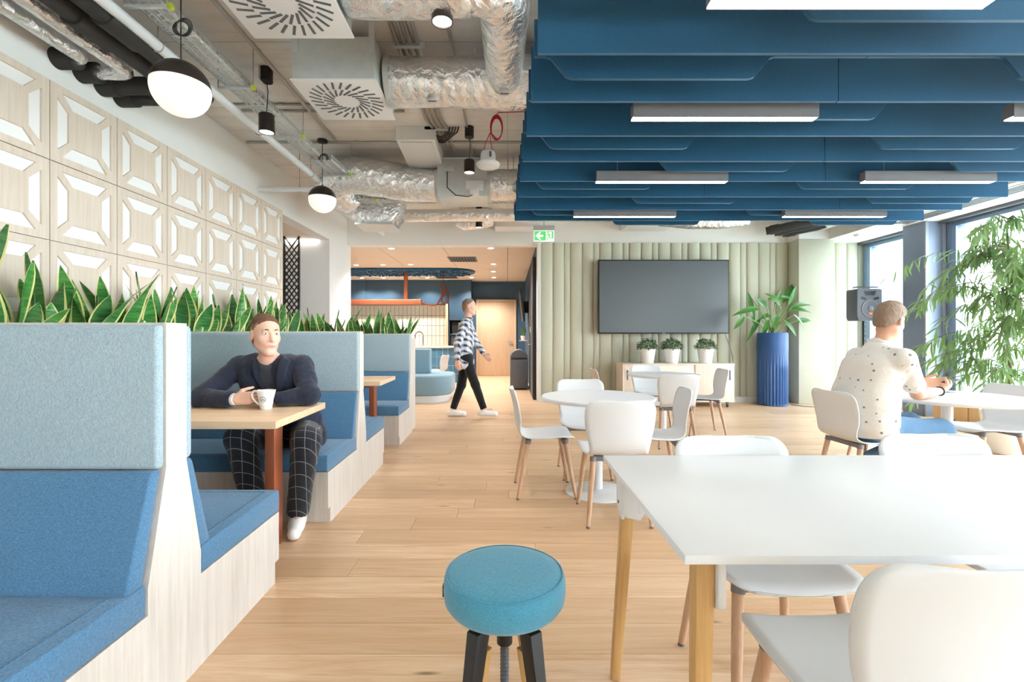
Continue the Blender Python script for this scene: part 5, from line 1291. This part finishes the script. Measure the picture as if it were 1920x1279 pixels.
def evalsdf(prims, h):
    lo = np.full(3, 1e9); hi = -lo
    for p in prims:
        if p[0] in ('cut', 'plane'): continue
        if p[0] == 'cone': pts = np.array([p[1], p[2]]); r = max(p[3], p[4])
        else: pts = np.array([p[1]]); r = max(p[2])
        lo = np.minimum(lo, pts.min(0)-r); hi = np.maximum(hi, pts.max(0)+r)
    lo -= 5*h; hi += 5*h; n = np.ceil((hi-lo)/h).astype(int)+1
    F = np.full(n, .3, np.float32); ax = [lo[i]+h*np.arange(n[i]) for i in range(3)]
    for p in prims:
        if p[0] == 'plane':      # keep the side where n.(x-c) < 0
            c, nn = np.array(p[1]), np.array(p[2]); nn = nn/np.linalg.norm(nn)
            d = ((ax[0]-c[0])*nn[0])[:, None, None]+((ax[1]-c[1])*nn[1])[None, :, None]+((ax[2]-c[2])*nn[2])[None, None, :]
            F = np.maximum(F, d.astype(np.float32)); continue
        cut = p[0] == 'cut'; q = p[1] if cut else p
        if q[0] == 'cone': pts = np.array([q[1], q[2]]); r = max(q[3], q[4]); k = q[5]
        else: pts = np.array([q[1]]); r = max(q[2]); k = q[4]
        mg = r+max(.05, 2.5*k)
        a = np.clip(((pts.min(0)-mg-lo)/h).astype(int), 0, n); b = np.clip(((pts.max(0)+mg-lo)/h).astype(int)+2, 0, n)
        if (b <= a).any(): continue
        X = np.stack(np.meshgrid(*[ax[i][a[i]:b[i]] for i in range(3)], indexing='ij'), -1)
        if q[0] == 'cone':
            pa, pb = np.array(q[1]), np.array(q[2]); ba = pb-pa; L2 = max(1e-9, ba@ba)
            t = np.clip(((X-pa)@ba)/L2, 0, 1); d = np.linalg.norm(X-pa-t[..., None]*ba, axis=-1)-(q[3]+(q[4]-q[3])*t)
        else:
            Rm = np.array(q[3]) if q[3] is not None else np.eye(3); Y = (X-np.array(q[1]))@Rm; rr = np.array(q[2])
            k0 = np.linalg.norm(Y/rr, axis=-1); k1 = np.linalg.norm(Y/rr**2, axis=-1)+1e-9; d = k0*(k0-1)/k1
        s = F[a[0]:b[0], a[1]:b[1], a[2]:b[2]]; k = max(k, 1e-4)
        if cut:
            d = -d; hh = np.clip(.5-.5*(s-d)/k, 0, 1); v = s*(1-hh)+d*hh+k*hh*(1-hh)
        else:
            hh = np.clip(.5+.5*(s-d)/k, 0, 1); v = s*(1-hh)+d*hh-k*hh*(1-hh)
        F[a[0]:b[0], a[1]:b[1], a[2]:b[2]] = v
    return F, lo
def sdf_mesh(name, prims, h, mats, parent, matfn=None, wr=0, wf=9, relax=1):
    F, lo = evalsdf(prims, h)
    for ax in range(3):
        sl = [slice(None)]*3
        for e in (0, -1): sl[ax] = e; F[tuple(sl)] = .1
    V, Q = surface_nets(F, lo, h)
    for _ in range(relax):
        s = np.zeros_like(V); c = np.zeros(len(V))
        for i in range(4):
            a, b = Q[:, i], Q[:, (i+1) % 4]; np.add.at(s, a, V[b]); np.add.at(c, a, 1)
        V = V*.5+.5*s/np.maximum(c, 1)[:, None]
    if wr:
        g = np.gradient(F, h); ii = np.clip(((V-lo)/h).round().astype(int), 0, np.array(F.shape)-1)
        N = np.stack([gg[ii[:, 0], ii[:, 1], ii[:, 2]] for gg in g], 1); N /= np.linalg.norm(N, axis=1)[:, None]+1e-9
        d = np.array([mnoise.noise(Vector((v[0]*wf, v[1]*wf, v[2]*wf*.6)))+.5*abs(mnoise.noise(Vector((v[0]*wf*2.1+5, v[1]*wf*2.1, v[2]*wf*1.4)))) for v in V]); V = V+N*(d*wr)[:, None]
    Wi = np.array(WM[parent.name].inverted()); Vl = V@Wi[:3, :3].T+Wi[:3, 3]
    me = D.meshes.new(name); me.from_pydata(Vl.tolist(), [], Q.tolist())
    for m in mats: me.materials.append(M[m])
    if matfn is not None: me.polygons.foreach_set('material_index', matfn(V[Q].mean(1)).astype(np.int32))
    me.polygons.foreach_set('use_smooth', [True]*len(me.polygons)); me.update()
    o = D.objects.new(name, me); COL.objects.link(o); o.parent = parent; WM[o.name] = WM[parent.name]; return o
def cone(a, b, ra, rb=None, k=.02): return ('cone', tuple(a), tuple(b), ra, ra if rb is None else rb, k)
def ell(c, r, rot=None, k=.02): return ('ell', tuple(c), tuple(r), None if rot is None else [list(x) for x in rot], k)
def head_frame(c, fwd, up, s):
    f = Vector(fwd).normalized(); u = Vector(up); r = f.cross(u).normalized(); u = r.cross(f)      # x right of the person, y forward, z up
    return Matrix(((r.x*s, f.x*s, u.x*s, c[0]), (r.y*s, f.y*s, u.y*s, c[1]), (r.z*s, f.z*s, u.z*s, c[2]), (0, 0, 0, 1))), s
def head_prims(hm):
    m, s = hm; T = lambda *p: tuple(m@Vector(p)); rot = np.array(m.to_3x3())/s
    e = lambda c, r, k=.02: ell(T(*c), [x*s for x in r], rot, k*s)
    c = lambda a, b, ra, rb, k=.012: cone(T(*a), T(*b), ra*s, rb*s, k*s)
    P_ = [e((0, -.018, .036), (.074, .096, .084)), e((0, .022, -.012), (.060, .070, .085), .03), e((0, .035, -.062), (.042, .048, .05), .03),
          c((-.041, .008, -.058), (-.011, .066, -.098), .021, .018, .03), c((.041, .008, -.058), (.011, .066, -.098), .021, .018, .03), c((-.01, .072, -.10), (.01, .072, -.10), .018, .018, .02),
          c((-.040, .055, -.020), (-.03, .062, -.03), .019, .017, .03), c((.040, .055, -.020), (.03, .062, -.03), .019, .017, .03),
          c((-.036, .078, .030), (-.014, .086, .027), .009, .009, .014), c((.036, .078, .030), (.014, .086, .027), .009, .009, .014),
          c((0, .088, .018), (0, .108, -.026), .0075, .0105, .012), c((-.013, .092, -.03), (.013, .092, -.03), .0085, .0085, .01),
          e((0, .076, -.056), (.026, .018, .022), .02)]
    for sx in (-1, 1):
        P_.append(('cut', e((sx*.031, .098, .010), (.017, .016, .010), .012)))
        P_.append(e((sx*.031, .0755, .0115), (.0145, .0130, .0125), .004))
        P_.append(e((sx*.076, -.012, -.008), (.009, .021, .032), .008)); P_.append(('cut', e((sx*.086, -.006, -.004), (.006, .011, .018), .006)))
    P_ += [c((-.019, .0865, -.0585), (.019, .0865, -.0585), .0055, .0055, .006), c((-.008, .0915, -.0575), (.008, .0915, -.0575), .005, .005, .006), c((-.015, .0875, -.069), (.015, .0875, -.069), .0062, .0062, .006),
           ('cut', c((-.022, .096, -.0635), (.022, .096, -.0635), .0016, .0016, .003))]
    return P_
def face_parts(root, hm, hair, brow, hairline, top=(.0752, .0975, .0885), fringe=False, fade='fade1'):
    m, s = hm; T = lambda *p: m@Vector(p); rot = np.array(m.to_3x3())/s; R3 = m.to_3x3()*(1/s)
    for sx in (-1, 1):
        e_ = MB().ball(T(sx*.031, .0775, .0105), (.0135*s, .0122*s, .0078*s), 14, 0, R3).build('eye', 'eye_white', root)
        MB().ball(T(sx*.031, .0872, .0105), (.0056*s, .0036*s, .0056*s), 12, 0, R3).build('iris', 'iris', e_)
        MB().tube([T(sx*.014, .0925, .0310), T(sx*.029, .0905, .0350), T(sx*.046, .0755, .0295)], [.0032*s, .004*s, .002*s], 8).build('eyebrow', brow, root)
    a, b = hairline
    nrm = m.to_3x3()@Vector((0, a, -1)); pt = T(0, 0, b)
    pr = [ell(T(0, -.019, .039), [x*s for x in top], rot, .01*s), ell(T(0, -.046, -.024), (.061*s, .067*s, .078*s), rot, .03*s)]
    if fringe: pr += [cone(T(-.035, .035, .094), T(.035, .04, .092), .021*s, .021*s, .04*s), cone(T(-.02, -.02, .112), T(.02, -.01, .113), .017*s, .017*s, .04*s)]
    pr += [('plane', tuple(pt), tuple(nrm)), ('cut', ell(T(0, .075, -.045), (.085*s, .10*s, .085*s), rot, .012*s))]
    for sx in (-1, 1): pr.append(('cut', ell(T(sx*.085, .0, -.016), (.03*s, .03*s, .035*s), rot, .01*s)))
    inv = np.array(m.inverted())
    def fd(C):
        q = C@inv[:3, :3].T+inv[:3, 3]; return (q[:, 2] < .052+.25*q[:, 1]+.012*np.sin(q[:, 0]*400+q[:, 1]*310)).astype(int)
    sdf_mesh('hair', pr, .0045, [hair, fade], root, fd, wr=.0035, wf=60, relax=0)
def lip_fn(hm):
    inv = np.array(hm[0].inverted())
    def f(C):
        q = C@inv[:3, :3].T+inv[:3, 3]
        return ((np.abs(q[:, 0]) < .023) & (np.abs(q[:, 2]+.0635) < .011-.25*np.abs(q[:, 0])) & (q[:, 1] > .083)).astype(int)
    return f
def hand_prims(wrist, fwd, palm, thumb, curl, s=1.0, tcurl=.5, spread=1.0):
    f = Vector(fwd).normalized(); n = Vector(palm); n = (n-f*n.dot(f)).normalized(); l = Vector(thumb); l = (l-f*l.dot(f)-n*l.dot(n)).normalized(); w = Vector(wrist)
    out = []; offs = [.030, .010, -.010, -.029]; kn = [.088, .092, .088, .080]; ln = [.072, .080, .074, .058]; rr = [.0092, .0095, .009, .008]
    for i in range(4):
        b = w+l*offs[i]*.75*s+f*.012*s; k = w+l*offs[i]*s+f*kn[i]*s; out.append(cone(b, k, .0155*s, .0125*s, .016*s))
        p = k; a = 0; c_ = curl*(1+.06*i)
        for j, fr in enumerate((.48, .3, .22)):
            a += c_*(.8 if j == 0 else 1.0); d = f*math.cos(a)+n*math.sin(a)+l*(offs[i]*1.5*spread if a < .8 else 0); q = p+d.normalized()*ln[i]*fr*s
            out.append(cone(p, q, rr[i]*(1-.07*j)*s, rr[i]*(1-.07*(j+1))*s, .004*s)); p = q
    t0 = w+l*.018*s+f*.018*s; d1 = (l*.75+f*.65+n*.25).normalized(); t1 = t0+d1*.042*s; d2 = (f*.85+l*(.45-.5*tcurl)+n*tcurl).normalized(); t2 = t1+d2*.034*s; t3 = t2+(d2+n*.35*tcurl-l*.2*tcurl).normalized()*.026*s
    out += [cone(t0, t1, .015*s, .0115*s, .014*s), cone(t1, t2, .0112*s, .0098*s, .005*s), cone(t2, t3, .0098*s, .008*s, .004*s)]
    return out
def V3(*a): return Vector(a)
def body_prims(J, hm, hands):
    lat = (J['sR']-J['sL']).normalized(); pr = []
    for s_ in (-1, 1): pr.append(cone(J['pel']+lat*.07*s_, J['chest']+lat*.075*s_, .095, .095, .06))
    pr.append(cone(J['neck']-Vector((0, 0, .05)), J['headc']-Vector((0, 0, .04))-J['fwd']*.018, .056, .052, .02))
    for q in 'RL':
        pr += [cone(J['neck']-Vector((0, 0, .03)), J['s'+q], .045, .05, .04), cone(J['s'+q], J['e'+q], .047, .04, .02), cone(J['e'+q], J['e'+q].lerp(J['w'+q], .35), .04, .041, .02), cone(J['e'+q].lerp(J['w'+q], .35), J['w'+q], .041, .026, .02)]
        pr += [cone(J['h'+q], J['k'+q], .075, .055, .05), cone(J['k'+q], J['k'+q].lerp(J['a'+q], .35), .052, .05, .02), cone(J['k'+q].lerp(J['a'+q], .35), J['a'+q], .05, .034, .02), cone(J['a'+q], J['a'+q].lerp(J['t'+q], .6), .03, .02, .02)]
        pr += hand_prims(J['w'+q], *hands[q])
    return pr+head_prims(hm)
def trousers(J, root, mat, r=(.10, .078, .062), wr=.006, waist=.0):
    pr = [cone(J['hR'], J['hL'], .115, .115, .04), cone(J['pel'], J['pel']+Vector((0, 0, .10+waist)), .13, .125, .05)]
    for q in 'RL':
        end = J['k'+q].lerp(J['a'+q], .97)
        pr += [cone(J['h'+q], J['k'+q], r[0], r[1], .04), cone(J['k'+q], end, r[1], r[2], .03), ('plane2', None)]
    pr = [p for p in pr if p[0] != 'plane2']
    for q in 'RL':
        d = (J['a'+q]-J['k'+q]).normalized()
        pr.append(('cut', cone(J['a'+q]+d*.06, J['a'+q]+d*.15, .09, .09, .002)))
    return sdf_mesh('trousers', pr, .0075, [mat], root, wr=wr, wf=9)
def shoe(J, q, root, mat, lace=True):
    a, t = J['a'+q], J['t'+q]; d = (t-a); fl_ = d.normalized()
    up = J.get('up'+q, Vector((0, 0, 1))); up = (up-fl_*up.dot(fl_)).normalized() if q+'flat' not in J else Vector((0, 0, 1))
    hd = Vector((d.x, d.y, 0)).normalized() if J.get(q+'flat') else fl_
    sole = Vector((a.x, a.y, .0)) if J.get(q+'flat') else a-up*.10
    heel = sole-hd*.055; toe = sole+hd*.215
    c = [cone(heel+up*.045, sole+hd*.06+up*.045, .04, .043, .02), cone(sole+hd*.06+up*.042, toe-hd*.045+up*.036, .043, .038, .02), cone(a-up*.02, sole-hd*.02+up*.05, .043, .046, .03), cone(a-up*.035, sole+hd*.08+up*.05, .036, .036, .03),
         ('plane', tuple(sole+up*.004), tuple(-up))]
    o = sdf_mesh('shoe', c, .006, [mat], root)
    if lace:
        sd = hd.cross(up)
        for i in range(4):
            p = sole+hd*(.06+.022*i)+up*(.098-.008*i); MB().tube([p-sd*.022-up*.004, p+up*.003, p+sd*.022-up*.004], .003, 6).build('lace', 'white_plastic', o)
    MB().tube([heel+up*.012-hd*.0, toe-hd*.04+up*.012], [.043, .041], 16).build('sole', 'white_plastic' if mat == 'shoe_white' else 'charcoal', o) if False else None
    return o

# ---------------- person 1: seated in the booth, jacket, looking to the right
hm1 = head_frame((-1.552, 3.0, 1.217), (.72, -.69, -.05), (0.02, 0, 1), 1.08)
J = dict(pel=V3(-1.50, 3.32, .56), chest=V3(-1.575, 3.15, .93), neck=V3(-1.572, 3.085, 1.075), headc=V3(-1.552, 3.0, 1.217), fwd=V3(.3, -.95, 0),
         sR=V3(-1.80, 3.14, 1.005), sL=V3(-1.375, 3.13, 1.01), eR=V3(-1.93, 2.94, .818), wR=V3(-1.660, 2.855, .822), eL=V3(-1.262, 2.985, .83), wL=V3(-1.47, 2.935, .812),
         hR=V3(-1.60, 3.28, .535), hL=V3(-1.42, 3.28, .535), kR=V3(-1.60, 2.80, .595), kL=V3(-1.205, 2.80, .585), aR=V3(-1.54, 2.87, .10), aL=V3(-1.315, 2.93, .10), tR=V3(-1.56, 2.68, .03), tL=V3(-1.255, 2.74, .03), Rflat=True, Lflat=True)
p1 = thing('person', 'seated person in navy jacket and checked trousers, gazing aside, holding the white mug', 'person', (-1.5, 3.1, 0))
hd = {'R': (V3(1, -.06, .10), V3(0, 1, .15), V3(0, -.1, 1), .62, 1.0, .6), 'L': (V3(-1, -.15, -.02), V3(0, 0, -1), V3(0, 1, 0), .16, 1.0, .2)}
sdf_mesh('body', body_prims(J, hm1, hd), .0046, ['skin', 'lip'], p1, lip_fn(hm1))
face_parts(p1, hm1, 'hair_brown', 'hair_brown', (1.2, .012))
lat = (J['sR']-J['sL']).normalized()
def jacket(J, lat, low, opening):
    pr = []
    for s_ in (-1, 1):
        pr += [cone(J['pel']+lat*.085*s_-Vector((0, 0, low)), J['chest']+lat*.095*s_, .128, .118, .05), cone(J['chest']+lat*.095*s_, J['chest']+lat*.10*s_+Vector((0, -.02, .05)), .118, .10, .05)]
    for q in 'RL':
        sh = J['s'+q]; pr += [cone(J['neck']-Vector((0, -.01, .045)), sh+Vector((0, 0, .005)), .062, .066, .03), cone(sh, J['e'+q], .068, .058, .025), cone(J['e'+q], J['e'+q].lerp(J['w'+q], .88), .060, .043, .02)]
    return pr+opening
n1 = J['neck']; op = [('cut', cone(n1+V3(.008, -.03, .02), n1+V3(.0, -.02, .14), .062, .075, .008)),
      ('cut', cone(n1+V3(.012, -.10, .0), n1+V3(.045, -.19, -.16), .055, .040, .008)), ('cut', cone(n1+V3(.045, -.19, -.16), n1+V3(.07, -.22, -.42), .040, .03, .008))]
for q in 'RL':
    d = (J['w'+q]-J['e'+q]).normalized(); e_ = J['e'+q].lerp(J['w'+q], .90); op.append(('cut', cone(e_+d*.062, e_+d*.16, .06, .06, .002)))
op.append(('plane', (0, 0, .768), (0, -.2, -1)) if False else ('cut', cone((-2.0, 2.3, .36), (-1.0, 2.3, .36), .38, .38, .004)))
jk = sdf_mesh('jacket', jacket(J, lat, .05, op), .0065, ['navy_wool'], p1, wr=.011, wf=13)
# t-shirt in the opening
ts = [cone(J['pel']+lat*.05, J['chest']+lat*.055, .122, .108, .05), cone(J['pel']-lat*.05, J['chest']-lat*.055, .122, .108, .05), cone(J['chest']+V3(0, -.025, .02), n1+V3(0, -.01, -.055), .095, .066, .04), ('cut', cone(n1+V3(.01, -.035, -.012), n1+V3(.01, -.06, .12), .052, .06, .006))]
sdf_mesh('tshirt', ts, .0065, ['tshirt'], p1, wr=.003)
# lapels and collar hug the jacket front
from mathutils.bvhtree import BVHTree
bv = BVHTree.FromPolygons([tuple(v.co) for v in jk.data.vertices], [tuple(p.vertices) for p in jk.data.polygons]); W1 = WM[p1.name]
def drape(poly, name, mat, off=.005, thick=.004):
    """polygon given in x-z over the chest, pressed onto the jacket front from the camera side"""
    off = .014; m = MB(); rings = []
    n = 8
    left, right = poly
    vs = []
    for i in range(n+1):
        u = i/n
        def along(ln):
            t = u*(len(ln)-1); k = min(int(t), len(ln)-2); f = t-k; return [ln[k][j]*(1-f)+ln[k+1][j]*f for j in (0, 1)]
        a, b = along(left), along(right)
        for j in range(5):
            w = j/4; x, z = a[0]*(1-w)+b[0]*w, a[1]*(1-w)+b[1]*w
            o_ = W1.inverted()@Vector((x, 2.2, z)); hit = bv.ray_cast(o_, Vector((0, 1, 0)))
            y = (W1@hit[0]).y if hit[0] is not None else None; vs.append([x, y, z])
    ys = [v[1] for v in vs if v[1] is not None]; my_ = sum(ys)/len(ys)
    for v in vs: v[1] = (v[1] if v[1] is not None and abs(v[1]-my_) < .06 else my_)-off
    m.v = [tuple(v) for v in vs]
    for i in range(n):
        for j in range(4): a = i*5+j; m.f.append((a, a+1, a+6, a+5)); m.m.append(0)
    return m.build(name, mat, p1, angle=180, solid=thick)
def px(u, v, Y=2.98): p = P(380+u/4.92, 570+v/4.92, Y); return (p.x, p.z)
drape(([px(500, 480), px(522, 600), px(534, 690), px(538, 800)], [px(440, 520), px(418, 560), px(440, 680), px(500, 800)]), 'lapel', 'navy_wool')
drape(([px(690, 470), px(668, 580), px(662, 690), px(660, 800)], [px(770, 530), px(762, 560), px(745, 680), px(700, 800)]), 'lapel', 'navy_wool')
# shirt cuff and buttons at the wrists
d = (J['wR']-J['eR']).normalized(); e_ = J['eR'].lerp(J['wR'], .93); MB().tube([e_, e_+d*.022], [.039, .036], 20).build('shirt_cuff', 'white_plastic', p1)
for q in range(4):
    p = J['eR'].lerp(J['wR'], .62+.05*q)+V3(0, -.045, -.025); MB().ball(p, .006, 8).build('button', 'black', jk)
for q in range(4):
    p = J['eL'].lerp(J['wL'], .55+.06*q)+V3(0, -.047, -.02); MB().ball(p, .006, 8).build('button', 'black', jk)
trousers(J, p1, 'check', (.098, .082, .066))
shoe(J, 'R', p1, 'shoe_white'); shoe(J, 'L', p1, 'shoe_white')

# ---------------- person 2: seated at the right round table, leaning on it with a phone
f2 = Vector((.86, .42, -.40)).normalized()
hm2 = head_frame((2.80, 3.42, 1.322), f2, (.35, .1, 1), 1.10)
J = dict(pel=V3(2.66, 3.46, .56), chest=V3(2.695, 3.45, .97), neck=V3(2.735, 3.44, 1.135), headc=V3(2.80, 3.42, 1.315), fwd=V3(.9, .35, 0),
         sR=V3(2.755, 3.245, 1.045), sL=V3(2.735, 3.635, 1.05), eR=V3(2.975, 3.385, .792), wR=V3(3.235, 3.485, .80), eL=V3(3.10, 3.86, .795), wL=V3(3.32, 3.74, .835),
         hR=V3(2.68, 3.36, .545), hL=V3(2.68, 3.56, .545), kR=V3(3.10, 3.34, .535), kL=V3(3.10, 3.60, .54), aR=V3(2.72, 3.53, .26), aL=V3(2.86, 3.62, .12), tR=V3(2.66, 3.52, .09), tL=V3(3.02, 3.64, .04), Lflat=True)
J['upR'] = V3(-.9, 0, .5)
p2 = thing('person', 'seated person in white motif shirt and jeans, bent over a phone at the right table', 'person', (2.68, 3.46, 0))
hd = {'R': (V3(.9, .38, .18), V3(-.25, .75, .75), V3(0, -.7, .8), .38, 1.0, .7), 'L': (V3(.85, -.45, .05), V3(-.3, -.8, .35), V3(.1, .2, 1), .42, 1.0, .6)}
sdf_mesh('body', body_prims(J, hm2, hd), .0048, ['skin2', 'lip'], p2, lip_fn(hm2))
face_parts(p2, hm2, 'hair_fair', 'hair_fair', (1.05, .008), (.0758, .0985, .090), True, 'fade2')
lat = (J['sR']-J['sL']).normalized(); n2 = J['neck']
pr = []
for s_ in (-1, 1):
    pr += [cone(J['pel']+lat*.08*s_+V3(-.01, 0, -.02), J['pel']+lat*.085*s_+V3(-.015, 0, .2), .155, .142, .05), cone(J['pel']+lat*.085*s_+V3(-.015, 0, .2), J['chest']+lat*.10*s_, .142, .125, .05)]
for q in 'RL':
    sh = J['s'+q]; pr += [cone(n2-V3(0, 0, .05), sh, .07, .07, .04), cone(sh, sh.lerp(J['e'+q], .78), .072, .068, .03)]
    d = (J['e'+q]-sh).normalized(); e_ = sh.lerp(J['e'+q], .70); pr.append(('cut', cone(e_+d*.10, e_+d*.30, .10, .10, .002)))
pr += [cone(J['pel']+V3(-.02, 0, .1), J['chest']+V3(-.015, 0, 0), .14, .135, .06), cone(J['chest']+V3(-.01, 0, 0), n2-V3(.01, 0, .07), .13, .085, .06), cone(n2-V3(.012, 0, .04), n2+V3(.0, 0, .012), .07, .062, .03), ('cut', cone(n2+V3(.025, .01, .02), n2+V3(.04, .01, .14), .058, .065, .004)), ('plane', (2.66, 3.46, .50), (.15, 0, -1)),
       ('cut', cone((2.84, 3.24, .49), (2.76, 3.27, .56), .035, .004, .004))]
sdf_mesh('shirt', pr, .0065, ['dots'], p2, wr=.009, wf=8)
a = np.linspace(.5, 2*PI-.5, 26)
MB().tube([tuple(n2+V3(.012+.07*math.cos(t), .068*math.sin(t), .032+.014*math.cos(t+PI))) for t in a], .011, 8).build('collar', 'dots', p2)
trousers(J, p2, 'denim', (.10, .078, .066), .006)
shoe(J, 'L', p2, 'shoe_grey', False); shoe(J, 'R', p2, 'shoe_grey', False)
w = J['wR']; d = (J['wR']-J['eR']).normalized(); u_ = d.orthogonal().normalized(); v_ = d.cross(u_)
MB().tube([tuple(w-d*.012+u_*.0305*math.cos(t)+v_*.0305*math.sin(t)) for t in np.linspace(0, 2*PI, 25)], .005, 8).build('bracelet', 'black', p2)
t = thing('phone', 'dark phone held in both hands above the right round table', 'phone', (3.42, 3.60, .86))
ph = Matrix.Rotation(.5, 3, 'Z')@Matrix.Rotation(-.12, 3, 'Y')
MB().cbox((3.425, 3.60, .865), (.145, .072, .009), rot=ph).build('case', 'black', t, bevel=.003); MB().cbox(Vector((3.425, 3.60, .865))+ph@Vector((0, 0, .005)), (.135, .066, .001), rot=ph).build('display', 'screen', t)
t = thing('magazine', 'thin closed notebook lying on the right round table before the phone', 'notebook', (3.52, 3.82, .745))
MB().cbox((3.52, 3.84, .750), (.24, .17, .01), rot=Matrix.Rotation(.2, 3, 'Z')).build('cover', 'charcoal', t, bevel=.002); MB().cbox((3.522, 3.838, .750), (.236, .166, .006), rot=Matrix.Rotation(.2, 3, 'Z')).build('pages', 'white_plastic', t)

# ---------------- person 3: striding past the kitchen
hm3 = head_frame((-.565, 7.05, 1.665), (1, -.05, -.08), (0.05, 0, 1), 1.0)
J = dict(pel=V3(-.635, 7.05, .93), chest=V3(-.615, 7.05, 1.30), neck=V3(-.595, 7.05, 1.475), headc=V3(-.565, 7.05, 1.665), fwd=V3(1, 0, 0),
         sR=V3(-.62, 6.87, 1.41), sL=V3(-.595, 7.23, 1.41), eR=V3(-.725, 6.80, 1.12), wR=V3(-.735, 6.83, .87), eL=V3(-.50, 7.27, 1.13), wL=V3(-.355, 7.24, .95),
         hR=V3(-.625, 6.96, .90), hL=V3(-.635, 7.14, .90), kR=V3(-.475, 6.95, .50), kL=V3(-.70, 7.13, .475), aR=V3(-.345, 6.95, .125), aL=V3(-.83, 7.13, .10), tR=V3(-.16, 6.94, .13), tL=V3(-.62, 7.13, .03), Lflat=True)
p3 = thing('person', 'walking person in plaid shirt, black trousers and white shoes crossing before the kitchen', 'person', (-.6, 7.05, 0))
hd = {'R': (V3(.1, 0, -1), V3(.2, 1, 0), V3(1, 0, 0), .3, 1.0, .4), 'L': (V3(.6, -.1, -.7), V3(-.1, -1, 0), V3(.7, 0, .6), .3, 1.0, .4)}
sdf_mesh('body', body_prims(J, hm3, hd), .0055, ['skin', 'lip'], p3, lip_fn(hm3))
face_parts(p3, hm3, 'hair_fair', 'hair_fair', (1.3, .03))
lat = (J['sR']-J['sL']).normalized(); n3 = J['neck']; pr = []
for s_ in (-1, 1): pr += [cone(J['pel']+lat*.07*s_+V3(0, 0, -.10), J['pel']+lat*.07*s_+V3(0, 0, .2), .13, .118, .05), cone(J['pel']+lat*.07*s_+V3(0, 0, .2), J['chest']+lat*.085*s_, .118, .112, .05)]
for q in 'RL':
    sh = J['s'+q]; pr += [cone(n3-V3(0, 0, .045), sh, .062, .062, .04), cone(sh, J['e'+q], .064, .056, .03), cone(J['e'+q], J['e'+q].lerp(J['w'+q], .9), .056, .042, .02)]
    d = (J['w'+q]-J['e'+q]).normalized(); pr.append(('cut', cone(J['w'+q]+d*.05, J['w'+q]+d*.2, .06, .06, .002)))
pr += [('cut', cone(n3+V3(.02, 0, .03), n3+V3(.04, 0, .14), .055, .06, .004)), ('plane', (-.63, 7.05, .73), (.1, 0, -1))]
sdf_mesh('shirt', pr, .0075, ['plaid'], p3, wr=.008)
MB().tube([tuple(n3+V3(.012+.064*math.cos(t), .062*math.sin(t), .022+.01*math.cos(t+PI))) for t in np.linspace(.4, 2*PI-.4, 26)], .010, 8).build('collar', 'plaid', p3)
trousers(J, p3, 'black_cloth', (.088, .066, .05), .004)
shoe(J, 'R', p3, 'shoe_white'); shoe(J, 'L', p3, 'shoe_white')
